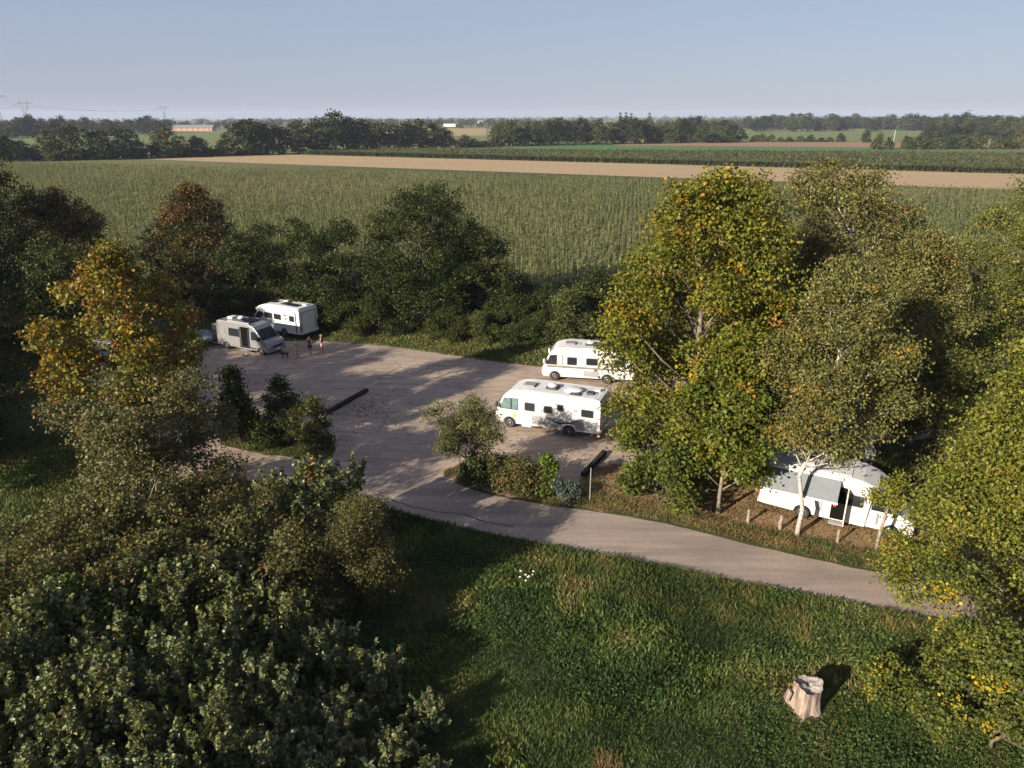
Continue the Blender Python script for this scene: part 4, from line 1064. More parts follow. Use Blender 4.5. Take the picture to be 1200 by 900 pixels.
    MB().lathe([(0.32, 0.0), (0.31, 0.1), (0.2, 0.17), (0.03, 0.19)], (-0.05, 0.05, rz + 0.15), sides=18).build('satellite_dome', M['white'], e, smooth=True)
    roof_box(e, 'roof_hatch', -1.2, 0.1, rz, 0.6, 0.6, 0.13, M['white'])
    MB().lathe([(0.5, 0.0), (0.48, 0.05), (0.2, 0.09), (0.02, 0.1)], (-1.6, 0.1, rz + 0.12), sides=18).build('satellite_dish', M['white'], e, smooth=True)
    MB().box((-1.75, 0.62, rz + 0.05), (0.7, 0.4, 0.05)).build('solar_panel', M['solar'], e)
    roof_box(e, 'roof_vent', -2.6, 0.2, rz, 0.5, 0.5, 0.14, M['dark_plastic'])
    roof_box(e, 'roof_vent', -2.9, -0.5, rz, 0.4, 0.4, 0.12, M['white'])
    for s in (1, -1): MB().tube([(2.2, s * 0.98, rz - 0.05), (1.6, s * 1.0, rz + 0.05), (-3.2, s * 1.0, rz + 0.05)], 0.022).build('roof_rail', M['metal_grey'], e)
    MB().box((-3.54, 0, 0.62), (0.1, 2.1, 0.25)).build('bumper', M['grey_panel'], e, bevel=0.03)
    side = MB().box((-3.51, 0, 1.9), (0.03, 1.3, 0.5)).build('rear_window', M['glass'], e)
    return e
a_class('motorhome', 'white motorhome with a dark curved smile stripe on its side, beside the maple', G(597.5, 501), G(668, 512))
fwB = G(650, 446); yB = math.atan2(0.20, -0.98)
a_class('motorhome', 'white motorhome with thin brown stripes parked behind the smile-striped one', fwB, None, None, yB, 1)

def semi(name, label, origin, yaw, variant):
    """low-profile motorhome on a van cab; origin is its centre on the ground"""
    e = empty(name, (origin[0], origin[1], 0.014), yaw, label, 'motorhome')
    FA, RA, W = 2.62, -1.38, 2.28
    y = W / 2
    house = [(-3.45, 0.42), (RA - 0.44, 0.36)] + [(RA - 0.43 * math.cos(math.pi * k / 8), 0.36 + 0.43 * math.sin(math.pi * k / 8)) for k in range(1, 8)] + [(RA + 0.44, 0.36), (1.45, 0.36), (1.5, 1.0), (1.5, 2.02), (2.15, 2.08), (2.2, 2.2), (1.75, 2.5), (1.1, 2.72), (0.4, 2.8), (-3.2, 2.8), (-3.4, 2.74), (-3.5, 2.55), (-3.5, 0.7)]
    MB().prism(house, -y, y, 0.08, 0.9).build('body', M['white'], e)
    cab = [(1.2, 0.34), (FA - 0.43, 0.34)] + [(FA - 0.42 * math.cos(math.pi * k / 8), 0.36 + 0.42 * math.sin(math.pi * k / 8)) for k in range(1, 8)] + [(FA + 0.43, 0.32), (3.50, 0.3), (3.58, 0.55), (3.52, 0.86), (3.3, 1.08), (2.82, 1.24), (2.12, 2.06), (1.2, 2.06)]
    def tum(v):
        k = 1 - 0.10 * max(0, v.z - 1.0) - 0.10 * max(0, v.x - 2.9)
        return Vector((v.x, v.y * k, v.z))
    cw = 2.04 / 2
    MB().prism(cab, -cw, cw, 0.06, 0.5, 2, tum).build('cab', M['white'], e)
    slope_panel(e, 'windscreen', (2.82, 1.24), (2.12, 2.06), 1.82, M['glass'], 0.015, 0.06, 1.62)
    slope_panel(e, 'grille', (3.545, 0.62), (3.535, 0.80), 1.0, M['dark_plastic'], 0.03)
    slope_panel(e, 'lower_grille', (3.53, 0.36), (3.575, 0.54), 1.3, M['dark_plastic'], 0.03)
    MB().box((3.6, 0, 0.58), (0.03, 0.5, 0.11)).build('number_plate', M['cloth_white'], e)
    for s in (1, -1):
        for x in (FA, RA): wheel_at(e, x, s * ((cw if x > 0 else y) - 0.02), s)
        MB().prism([(3.42, 0.88), (3.5, 0.72), (3.2, 0.78), (2.98, 1.0), (3.1, 1.06)], s * (cw - 0.10), s * (cw - 0.035)).build('headlight', M['lamp_clear'], e)
        yc = cw * 0.955
        w = MB().prism([(2.64, 1.26), (2.08, 1.92), (1.62, 1.95), (1.62, 1.26)], s * (yc - 0.08), s * (yc + 0.012)).build('cab_window', M['glass'], e)
        MB().tube([(2.5, s * (cw - 0.06), 1.32), (2.62, s * (cw + 0.12), 1.36)], 0.03).build('mirror_arm', M['dark_plastic'], e)
        MB().box((2.62, s * (cw + 0.16), 1.42), (0.12, 0.24, 0.36)).build('mirror', M['dark_plastic'], e, bevel=0.03)
        MB().box((-3.52, s * (y - 0.10), 1.0), (0.06, 0.12, 0.9)).build('tail_light', M['lamp_red'] if variant == 0 else M['decal_dark'], e, bevel=0.015)
        MB().prism([(1.40, 0.5), (1.40, 1.95), (1.415, 1.95), (1.415, 0.5)], s * (yc - 0.1), s * (cw + 0.004)).build('door_seam', M['grey_plastic'], e)
    rz = 2.8
    MB().box((-1.4, 0, rz + 0.008), (3.9, 1.95, 0.02)).build('roof_panel', M['roof_white'], e)
    slope_panel(e, 'skylight', (2.12, 2.25), (1.78, 2.47), 1.1, M['glass'], 0.012)
    MB().box((-3.53, 0, 0.55), (0.1, 2.15, 0.3)).build('bumper', M['white'], e, bevel=0.03)
    return e
# the one with the awning, right side to the camera
fr, rr_ = Vector(G(1042, 631)), Vector(G(940, 607))
yawR = math.atan2(fr.y - rr_.y, fr.x - rr_.x)
fv = Vector((math.cos(yawR), math.sin(yawR))); lv = Vector((-fv.y, fv.x))
oR = fr - fv * 2.62 + lv * 1.02
e = semi('motorhome', 'white motorhome with a grey awning out and its door open behind the birch', oR, yawR, 0)
yR = -1.14
for x0, x1, z0, z1 in [(-3.0, -2.3, 1.45, 1.95), (-1.4, -0.5, 1.45, 1.95), (0.55, 1.25, 1.35, 1.9)]:
    side_panel(e, 'window', x0, x1, z0, z1, yR, M['glass'], 0.024, M['grey_plastic'])
side_panel(e, 'doorway_shade', -0.12, 0.5, 0.42, 2.2, yR, M['interior_shade'], 0.012, M['white'], 0.05)  # no opening cut; the entrance's shade is painted on a flat panel
MB().box((0.02, yR - 0.02, 1.35), (0.12, 0.03, 0.5)).build('towel', M['red_cloth'], e)
d = MB().box((0.54, yR - 0.33, 1.32), (0.055, 0.60, 1.78)).build('entry_door', M['cream_door'], e, bevel=0.015)
MB().box((0.505, yR - 0.33, 1.75), (0.012, 0.34, 0.45)).build('door_window', M['glass'], d)
MB().box((0.19, yR - 0.16, 0.30), (0.62, 0.32, 0.05)).build('entry_step', M['grey_panel'], e)
side_panel(e, 'garage_flap', -2.95, -2.2, 0.6, 1.25, yR, M['white'], 0.012, M['grey_panel'], 0.04)
side_panel(e, 'vent_grille', -0.75, -0.5, 0.7, 1.25, yR, M['grey_panel'], 0.012, None, 0.03)
# awning: cassette, canopy, front bar, two arms
AX0, AX1 = -3.1, 0.15
aw = MB().poly([(AX0, yR - 0.06, 2.60), (AX1, yR - 0.06, 2.60), (AX1, yR - 1.25, 1.92), (AX0, yR - 1.25, 1.92)], 0.015, (0, -0.5, 0.87)).build('awning_canopy', M['awning'], e)
MB().box(((AX0 + AX1) / 2, yR - 0.08, 2.66), (AX1 - AX0 + 0.15, 0.16, 0.14)).build('awning_cassette', M['white'], e, bevel=0.02)
MB().box(((AX0 + AX1) / 2, yR - 1.27, 1.90), (AX1 - AX0 + 0.05, 0.05, 0.10)).build('awning_bar', M['white'], e)
for ax in (AX0 + 0.08, AX1 - 0.08):
    MB().tube([(ax, yR - 0.02, 2.2), (ax, yR - 1.22, 1.88)], 0.03).build('awning_arm', M['white'], e)
roof_box(e, 'roof_hatch', -2.3, 0.1, 2.8, 0.6, 0.6, 0.14, M['white']); roof_box(e, 'roof_hatch', -0.4, 0.0, 2.8, 0.85, 0.6, 0.14, M['grey_plastic']); roof_box(e, 'roof_vent', -1.4, -0.5, 2.8, 0.45, 0.45, 0.12, M['white'])
MB().box((-1.5, 0.5, 2.85), (1.2, 0.6, 0.04)).build('solar_panel', M['solar'], e)
side_panel(e, 'cab_stripe', 1.9, 2.0, 0.55, 1.15, -1.022, M['grey_plastic'], 0.01, None, 0.02)

# big one behind the van, rear to the right
pr = Vector(G(353, 398.0)); axis = Vector((-0.86, 0.51)).normalized(); yaw3 = math.atan2(axis.y, axis.x); l3 = Vector((-axis.y, axis.x))
o3 = pr + axis * 3.5 - l3 * 1.14
e = semi('motorhome', 'big white motorhome with a round black emblem, parked behind the silver van', o3, yaw3, 1)
yL = 1.14
for x0, x1, z0, z1 in [(0.0, 1.0, 1.52, 2.0), (-1.15, -0.25, 1.52, 2.0), (-2.85, -2.25, 1.55, 2.05), (1.22, 1.62, 1.55, 1.95)]:
    side_panel(e, 'window', x0, x1, z0, z1, yL, M['glass'], 0.024, M['grey_plastic'])
# round emblem: ring with a wedge
ring = MB()
for a0, a1 in ((20, 160), (200, 290), (310, 350)):
    P = [(-1.72 + 0.24 * math.cos(math.radians(a0 + (a1 - a0) * k / 10)), 1.85 + 0.24 * math.sin(math.radians(a0 + (a1 - a0) * k / 10))) for k in range(11)]
    Q = [(-1.72 + 0.13 * math.cos(math.radians(a0 + (a1 - a0) * k / 10)), 1.85 + 0.13 * math.sin(math.radians(a0 + (a1 - a0) * k / 10))) for k in range(11)]
    ring.prism(P + Q[::-1], yL - 0.005, yL + 0.009)
ring.build('emblem', M['decal_dark'], e)
MB().prism([(-3.12, 0.5), (-3.12, 2.5), (-2.98, 2.5), (-2.98, 0.5)], yL - 0.005, yL + 0.009).build('side_stripe', M['dark_plastic'], e)
MB().prism([(-2.9, 1.28), (-2.9, 1.31), (1.3, 1.31), (1.3, 1.28)], yL - 0.005, yL + 0.007).build('side_stripe', M['grey_plastic'], e)
rp = MB().box((-3.51, 0, 1.52), (0.04, 1.55, 1.75)).build('rear_panel', M['white'], e, bevel=0.01)
MB().box((-3.535, 0, 2.42), (0.02, 1.66, 0.06)).build('rear_trim', M['grey_plastic'], rp)
for s in (1, -1): MB().box((-3.535, s * 0.83, 1.52), (0.02, 0.06, 1.8)).build('rear_trim', M['grey_plastic'], rp)
MB().box((-3.6, 0, 0.52), (0.03, 0.52, 0.11)).build('number_plate', M['cloth_white'], e)
for x, yy, sx, sy, mt in ((0.6, 0.1, 0.9, 0.7, 'solar'), (-1.0, 0.25, 0.7, 0.7, 'dark_plastic'), (-2.1, 0.2, 1.3, 0.75, 'solar'), (-2.9, -0.4, 0.5, 0.5, 'white'), (-0.3, -0.55, 0.5, 0.4, 'white')):
    roof_box(e, 'solar_panel' if mt == 'solar' else 'roof_hatch', x, yy, 2.8, sx, sy, 0.07 if mt == 'solar' else 0.13, M[mt], 0.015)

# hidden ones
e6 = semi('motorhome', 'white motorhome mostly hidden behind the birch foliage', (17.9, 39.2), math.atan2(-0.35, 0.93), 2)
for x0, x1 in ((-2.8, -2.1), (-0.8, 0.2)): side_panel(e6, 'window', x0, x1, 1.45, 1.95, -1.14, M['glass'], 0.024, M['grey_plastic'])
roof_box(e6, 'roof_hatch', -1.0, 0, 2.8, 0.8, 0.7, 0.14, M['grey_plastic'])
e7 = semi('motorhome', 'white motorhome glimpsed through the orange-leaved tree', (-31.0, 53.2), math.atan2(-0.30, 0.95), 2)
for x0, x1 in ((-2.8, -2.1), (-0.8, 0.2)): side_panel(e7, 'window', x0, x1, 1.45, 1.95, -1.14, M['glass'], 0.024, M['grey_plastic'])
MB().box((-3.52, -0.9, 1.5), (0.05, 0.3, 0.3)).build('reflector', M['lamp_red'], e7)
roof_box(e7, 'roof_hatch', -1.0, 0, 2.8, 0.8, 0.7, 0.14, M['grey_plastic'])

def van():
    fw, rw = Vector(G(307, 416.5)), Vector(G(263.5, 408.5))
    yaw = math.atan2(fw.y - rw.y, fw.x - rw.x)
    f = Vector((math.cos(yaw), math.sin(yaw))); l = Vector((-f.y, f.x))
    FA, RA, W = 2.05, -1.98, 2.05
    o = fw - f * FA + l * (W / 2 - 0.03)
    e = empty('camper_van', (o.x, o.y, 0.014), yaw, 'silver camper van with its sliding door open, near the dog', 'van')
    P = [(-2.98, 0.40), (RA - 0.42, 0.36)] + [(RA - 0.41 * math.cos(math.pi * k / 8), 0.36 + 0.41 * math.sin(math.pi * k / 8)) for k in range(1, 8)] + [(RA + 0.42, 0.34), (FA - 0.43, 0.32)] + \
        [(FA - 0.42 * math.cos(math.pi * k / 8), 0.36 + 0.42 * math.sin(math.pi * k / 8)) for k in range(1, 8)] + [(FA + 0.43, 0.3), (2.92, 0.28), (3.0, 0.55), (2.96, 0.86), (2.75, 1.08), (2.28, 1.26), (1.58, 2.12), (1.30, 2.36), (0.7, 2.52), (-2.75, 2.54), (-2.93, 2.45), (-3.0, 2.2)]
    def tum(v): return Vector((v.x, v.y * (1 - 0.075 * max(0, v.z - 1.1) - 0.10 * max(0, v.x - 2.3)), v.z))
    y = W / 2
    ty = lambda z: y * (1 - 0.075 * max(0, z - 1.1))
    MB().prism(P, -y, y, 0.07, 0.55, 2, tum).build('body', M['silver'], e)
    slope_panel(e, 'windscreen', (2.28, 1.26), (1.58, 2.12), 1.86, M['glass'], 0.015, 0.05, 1.66)
    slope_panel(e, 'grille', (2.98, 0.62), (2.965, 0.84), 1.15, M['dark_plastic'], 0.02)
    MB().box((2.99, 0, 0.42), (0.08, 1.75, 0.2)).build('bumper', M['grey_plastic'], e, bevel=0.03)
    MB().box((3.035, 0, 0.5), (0.02, 0.5, 0.11)).build('number_plate', M['cloth_white'], e)
    def tilted(name, prof, s, mat, th=0.012, par=None):
        return MB().prism(prof, s * (y - 0.02), s * (y + th), xf=lambda v: Vector((v.x, v.y * (1 - 0.075 * max(0, v.z - 1.1)), v.z))).build(name, mat, par or e)
    for s in (1, -1):
        for x in (FA, RA): wheel_at(e, x, s * (y - 0.03), s, 0.35)
        MB().prism([(2.90, 0.86), (2.95, 0.70), (2.62, 0.74), (2.40, 1.0), (2.52, 1.06)], s * (y - 0.12), s * (y - 0.05)).build('headlight', M['lamp_clear'], e)
        tilted('cab_window', [(2.08, 1.28), (1.56, 1.94), (1.05, 1.96), (1.05, 1.22)], s, M['glass'])
        MB().box((2.02, s * (y + 0.16), 1.44), (0.12, 0.24, 0.36)).build('mirror', M['dark_plastic'], e, bevel=0.03)
        MB().tube([(1.95, s * (y - 0.05), 1.36), (2.0, s * (y + 0.1), 1.4)], 0.03).build('mirror_arm', M['dark_plastic'], e)
        tilted('lower_trim', [(1.55, 0.42), (1.55, 0.55), (-1.5, 0.55), (-1.5, 0.42)], s, M['dark_plastic'], 0.01)
        tilted('door_seam', [(0.93, 0.5), (0.93, 2.2), (0.945, 2.2), (0.945, 0.5)], s, M['dark_plastic'], 0.004)
        MB().box((-2.99, s * (y - 0.14), 1.2), (0.05, 0.14, 0.75)).build('tail_light', M['lamp_red'], e, bevel=0.015)
    # open side door on the right: flat panel painted black for the shade inside, slid-back door with its window band
    tilted('doorway_shade', [(-0.15, 0.44), (-0.15, 2.24), (0.85, 2.24), (0.85, 0.44)], -1, M['interior_shade'], 0.014)
    sdoor = MB().prism([(-1.50, 0.46), (-1.50, 2.2), (-0.22, 2.2), (-0.22, 0.46)], -(y + 0.03), -(y + 0.09), 0.02, xf=lambda v: Vector((v.x, v.y * (1 - 0.075 * max(0, v.z - 1.1)), v.z))).build('sliding_door', M['silver'], e)
    tilted('door_window', [(-1.46, 1.34), (-1.46, 2.02), (-0.26, 2.02), (-0.26, 1.34)], -1, M['glass'], 0.105, sdoor)
    tilted('side_window', [(-2.7, 1.4), (-2.7, 1.9), (-2.0, 1.9), (-2.0, 1.4)], -1, M['silver'], 0.006)
    tilted('curtain', [(0.62, 0.5), (0.62, 2.1), (0.82, 2.1), (0.82, 0.5)], -1, M['cloth_navy'], 0.02)
    MB().box((0.35, -(y + 0.16), 0.30), (0.8, 0.32, 0.05)).build('entry_step', M['grey_plastic'], e)
    rz = 2.54
    MB().box((0.1, 0.0, rz + 0.05), (1.1, 1.3, 0.05)).build('solar_panel', M['solar'], e)
    roof_box(e, 'roof_hatch', -0.9, 0.0, rz - 0.01, 0.6, 0.6, 0.15, M['dark_plastic'])
    MB().lathe([(0.3, 0), (0.29, 0.12), (0.15, 0.2), (0.02, 0.21)], (-0.9, 0.0, rz + 0.13), sides=14).build('satellite_dome', M['white'], e, smooth=True)
    roof_box(e, 'roof_hatch', -2.1, 0.1, rz - 0.01, 0.6, 0.6, 0.16, M['white'])
    for s in (1, -1): MB().tube([(0.8, s * 0.82, rz + 0.02), (-2.6, s * 0.82, rz + 0.03)], 0.03).build('roof_rail', M['dark_plastic'], e)
    MB().tube([(-1.6, -0.9, rz + 0.06), (0.9, -0.88, rz + 0.06)], 0.06, 8).build('rolled_awning', M['grey_panel'], e)
    # rear rack with a grey box
    bx = MB().box((-3.35, -0.45, 1.75), (0.55, 0.9, 0.5)).build('rear_box', M['grey_panel'], e, bevel=0.04)
    MB().box((-3.35, -0.45, 2.02), (0.58, 0.94, 0.06)).build('box_lid', M['white'], bx, bevel=0.015)
    for yy in (-0.75, -0.15): MB().tube([(-2.98, yy, 0.8), (-3.3, yy, 0.8), (-3.3, yy, 1.5)], 0.025).build('rack_bar', M['metal_grey'], e)
    return e, o, f, l
ve, vo, vf, vl = van()
# tarp-covered load behind the van
def tarp():
    p = G(242, 405)
    e = empty('covered_trailer', (p[0], p[1], 0.0), math.radians(-25), 'blue-grey tarpaulin hood over a small trailer behind the silver van', 'trailer')
    bm = bmesh.new()
    bmesh.ops.create_icosphere(bm, subdivisions=3, radius=1.0)
    r = random.Random(4)
    for v in bm.verts:
        v.co.x *= 0.95; v.co.y *= 0.62; v.co.z = max(v.co.z, -0.35) * 0.72 + 0.78
        v.co += v.normal * r.uniform(-0.03, 0.03)
    me = bpy.data.meshes.new('tarpaulin'); bm.to_mesh(me); bm.free(); me.materials.append(M['tarp'])
    link(bpy.data.objects.new('tarpaulin', me), e)
    MB().box((0, 0, 0.46), (1.5, 1.0, 0.12)).build('chassis', M['dark_plastic'], e)
    for s in (1, -1): wheel_at(e, 0.0, s * 0.62, s, 0.28)
    MB().tube([(0.7, 0, 0.45), (1.5, 0, 0.42)], 0.035).build('drawbar', M['metal_grey'], e)
tarp()
# dark car, mostly hidden
def car():
    p = G(196, 462)
    e = empty('parked_car', (p[0], p[1], 0.014), math.radians(-20), 'dark low car half hidden below the orange-leaved tree', 'car')
    FA, RA, y = 1.3, -1.3, 0.88
    P = [(-2.05, 0.35)] + [(RA - 0.36 * math.cos(math.pi * k / 8), 0.32 + 0.36 * math.sin(math.pi * k / 8)) for k in range(9)] + [(FA - 0.36 * math.cos(math.pi * k / 8), 0.32 + 0.36 * math.sin(math.pi * k / 8)) for k in range(9)] + [(2.08, 0.33), (2.12, 0.6), (1.95, 0.78), (1.05, 0.98), (0.35, 1.42), (-0.9, 1.46), (-1.75, 1.02), (-2.08, 0.92)]
    def tum(v): return Vector((v.x, v.y * (1 - 0.28 * max(0, v.z - 0.95)), v.z))
    MB().prism(P, -y, y, 0.05, 0.6, 2, tum).build('body', M['car_dark'], e)
    slope_panel(e, 'windscreen', (1.05, 0.98), (0.35, 1.42), 1.4, M['glass'], 0.012, 0.05, 1.2)
    for s in (1, -1):
        for x in (FA, RA): wheel_at(e, x, s * (y - 0.02), s, 0.31)
        MB().prism([(0.85, 1.0), (0.3, 1.36), (-0.85, 1.39), (-1.4, 1.03)], s * (y - 0.16), s * (y + 0.006), xf=tum).build('side_window', M['glass'], e)
        MB().box((2.02, s * 0.62, 0.68), (0.14, 0.3, 0.12)).build('headlight', M['lamp_clear'], e, bevel=0.02)
car()

# ------------------------------------------------------------------ people and dog
def skin_obj(name, nodes, edges, mat, parent, sub=2):
    keys = list(nodes)
    me = bpy.data.meshes.new(name)
    me.from_pydata([nodes[k][0] for k in keys], [(keys.index(a), keys.index(b)) for a, b in edges], [])
    o = link(bpy.data.objects.new(name, me), parent)
    o.modifiers.new('skin', 'SKIN')
    me.skin_vertices.new() if not me.skin_vertices else None
    for i, k in enumerate(keys):
        r = nodes[k][1]
        me.skin_vertices[0].data[i].radius = r if isinstance(r, tuple) else (r, r)
    me.skin_vertices[0].data[0].use_root = True
    s = o.modifiers.new('sub', 'SUBSURF'); s.levels = sub; s.render_levels = sub
    me.materials.append(mat)
    return o
def person(px, py, face, H, label, hair, hair_long, top, bottom, shoes, stride=0.0, arm='down'):
    x, y = G(px, py)
    e = empty('person', (x, y, 0.012), face, label, 'person', None)
    k = H / 1.75
    e.scale = (k, k, k)
    s = stride
    N = {'pelvis': ((0, 0, 0.95), (0.13, 0.10)), 'waist': ((0.0, 0, 1.10), (0.12, 0.09)), 'chest': ((0.01, 0, 1.30), (0.155, 0.105)), 'collar': ((0, 0, 1.44), (0.10, 0.075)), 'neck': ((0.01, 0, 1.52), 0.05), 'head': ((0.02, 0, 1.62), (0.075, 0.088)), 'crown': ((0.015, 0, 1.71), (0.06, 0.075))}
    E = [('pelvis', 'waist'), ('waist', 'chest'), ('chest', 'collar'), ('collar', 'neck'), ('neck', 'head'), ('head', 'crown')]
    for sd, S in ((1, 'l'), (-1, 'r')):
        fx = 0.10 * s * sd
        N.update({'hip' + S: ((0, 0.10 * sd, 0.88), 0.095), 'knee' + S: ((fx * 0.6 + 0.02, 0.105 * sd, 0.49), 0.062), 'ankle' + S: ((fx, 0.11 * sd, 0.09), 0.042), 'toe' + S: ((fx + 0.17, 0.12 * sd, 0.035), 0.035)})
        E += [('pelvis', 'hip' + S), ('hip' + S, 'knee' + S), ('knee' + S, 'ankle' + S), ('ankle' + S, 'toe' + S)]
        if arm == 'front':
            el, wr, ha = (0.06, 0.25 * sd, 1.12), (0.24, 0.14 * sd, 1.16), (0.30, 0.10 * sd, 1.18)
        else:
            el, wr, ha = (-0.03, 0.27 * sd, 1.14), (0.05, 0.29 * sd, 0.90), (0.07, 0.28 * sd, 0.84)
        N.update({'sh' + S: ((0, 0.19 * sd, 1.41), 0.06), 'el' + S: (el, 0.042), 'wr' + S: (wr, 0.030), 'ha' + S: (ha, 0.034)})
        E += [('collar', 'sh' + S), ('sh' + S, 'el' + S), ('el' + S, 'wr' + S), ('wr' + S, 'ha' + S)]
        for q in range(5):                       # fingers and thumb
            a = (q - 1.5) * 0.018
            h = Vector(ha)
            tipv = h + (Vector((0.05, a * 0.6 * sd, -0.085 + 0.012 * abs(q - 1.5))) if arm != 'front' else Vector((0.085 - 0.01 * abs(q - 1.5), -0.02 * sd, a)))
            if q == 4: tipv = h + Vector((0.06, -0.02 * sd, -0.02))
            N['f%d%s' % (q, S)] = (tuple(tipv), 0.009)
            E.append(('ha' + S, 'f%d%s' % (q, S)))
    b = skin_obj('body', N, E, M['skin'], e)
    hn = {'a': ((-0.005, 0, 1.70), (0.085, 0.095)), 'b': ((-0.035, 0, 1.63), (0.075, 0.088))}; he = [('a', 'b')]
    if hair_long: hn['c'] = ((-0.075, 0, 1.50), (0.06, 0.07)); he.append(('b', 'c'))
    skin_obj('hair', hn, he, hair, e)
    MB().lathe([(0.012, -0.03), (0.018, 0.0), (0.008, 0.03)], (0.108, 0, 1.615), sides=6).build('nose', M['skin'], e)
    for sd in (1, -1):
        MB().box((0.098, 0.032 * sd, 1.645), (0.012, 0.02, 0.012)).build('eye', M['decal_dark'], e)
        MB().box((0.02, 0.088 * sd, 1.62), (0.03, 0.014, 0.055)).build('ear', M['skin'], e, bevel=0.004)
    MB().box((0.098, 0, 1.575), (0.01, 0.045, 0.01)).build('mouth', M['lamp_red'], e)
    if top:
        g = {'w': ((0, 0, 0.98), (0.145, 0.115)), 'm': ((0, 0, 1.12), (0.14, 0.108)), 'c': ((0.01, 0, 1.30), (0.172, 0.122)), 'k': ((0, 0, 1.42), (0.13, 0.095)), 'sl': ((0, 0.19, 1.41), 0.075), 'sr': ((0, -0.19, 1.41), 0.075)}
        skin_obj('shirt', g, [('w', 'm'), ('m', 'c'), ('c', 'k'), ('k', 'sl'), ('k', 'sr')], top, e)
    if bottom:
        mat, kind = bottom
        g = {'w': ((0, 0, 1.0), (0.145, 0.115)), 'p': ((0, 0, 0.92), (0.155, 0.125))}
        ed = [('w', 'p')]
        low = {'shorts': 0.60, 'brief': 0.82, 'trousers': 0.14}[kind]
        for sd, S in ((1, 'l'), (-1, 'r')):
            g['h' + S] = ((0, 0.10 * sd, 0.86), 0.115)
            t = (0.88 - low) / 0.79
            g['k' + S] = ((0.10 * s * sd * t, (0.10 + 0.01 * t) * sd, low), 0.112 - 0.045 * t)
            ed += [('p', 'h' + S), ('h' + S, 'k' + S)]
        skin_obj('shorts' if kind != 'trousers' else 'trousers', g, ed, mat, e)
    for sd in (1, -1):
        fx = 0.10 * s * sd
        MB().box((fx + 0.07, 0.115 * sd, 0.035), (0.27, 0.1, 0.07), taper=0.75).build('shoe', shoes, e, bevel=0.012)
person(349, 419.5, math.radians(200), 1.66, 'person in pale shorts and orange-red top standing beside the black dog', M['hair_brown'], False, M['cloth_red'], (M['cloth_white'], 'brief'), M['cloth_red'], 0.6, 'down')
person(364, 416, math.radians(80), 1.72, 'person in dark brown clothes standing in the middle of the three', M['hair_brown'], False, M['cloth_brown'], (M['cloth_brown'], 'shorts'), M['cloth_white'], 0.3, 'front')
person(378, 415, math.radians(190), 1.80, 'fair-haired person in navy top and pale pink shorts by the motorhome rear', M['hair_fair'], True, M['cloth_navy'], (M['cloth_pink'], 'shorts'), M['skin'], 0.7, 'front')
def dog():
    x, y = G(334, 419.5)
    e = empty('dog', (x, y, 0.012), math.radians(185), 'small black dog standing by the camper van front', 'dog')
    N = {'chest': ((0.16, 0, 0.36), (0.095, 0.115)), 'belly': ((-0.02, 0, 0.38), (0.075, 0.085)), 'rump': ((-0.22, 0, 0.38), (0.085, 0.095)), 'neck': ((0.28, 0, 0.47), 0.065), 'head': ((0.36, 0, 0.55), (0.06, 0.065)), 'muz': ((0.44, 0, 0.525), 0.035), 'nose': ((0.485, 0, 0.515), 0.022),
         'tail1': ((-0.33, 0, 0.42), 0.028), 'tail2': ((-0.44, 0, 0.52), 0.018)}
    E = [('chest', 'belly'), ('belly', 'rump'), ('chest', 'neck'), ('neck', 'head'), ('head', 'muz'), ('muz', 'nose'), ('rump', 'tail1'), ('tail1', 'tail2')]
    for sd, S in ((1, 'l'), (-1, 'r')):
        N.update({'s' + S: ((0.17, 0.07 * sd, 0.30), 0.05), 'w' + S: ((0.16, 0.075 * sd, 0.14), 0.026), 'p' + S: ((0.165, 0.075 * sd, 0.03), 0.026), 't' + S: ((0.20, 0.075 * sd, 0.02), 0.02),
                  'h' + S: ((-0.2, 0.07 * sd, 0.30), 0.055), 'k' + S: ((-0.17, 0.075 * sd, 0.22), 0.04), 'o' + S: ((-0.27, 0.075 * sd, 0.13), 0.024), 'q' + S: ((-0.25, 0.075 * sd, 0.03), 0.024), 'e' + S: ((0.335, 0.045 * sd, 0.63), 0.018)})
        E += [('chest', 's' + S), ('s' + S, 'w' + S), ('w' + S, 'p' + S), ('p' + S, 't' + S), ('rump', 'h' + S), ('h' + S, 'k' + S), ('k' + S, 'o' + S), ('o' + S, 'q' + S), ('head', 'e' + S)]
    skin_obj('body', N, E, M['dog_fur'], e)
dog()
# water bowl near the van
x, y = G(287, 417)
o = MB().lathe([(0.20, 0.0), (0.24, 0.12), (0.22, 0.12), (0.17, 0.03), (0.01, 0.03)], sides=16).build('water_bowl', M['tarp'])
o.location = (x, y, 0.012); set_tags(o, 'small bluish bowl on the gravel below the open van door', 'bowl')

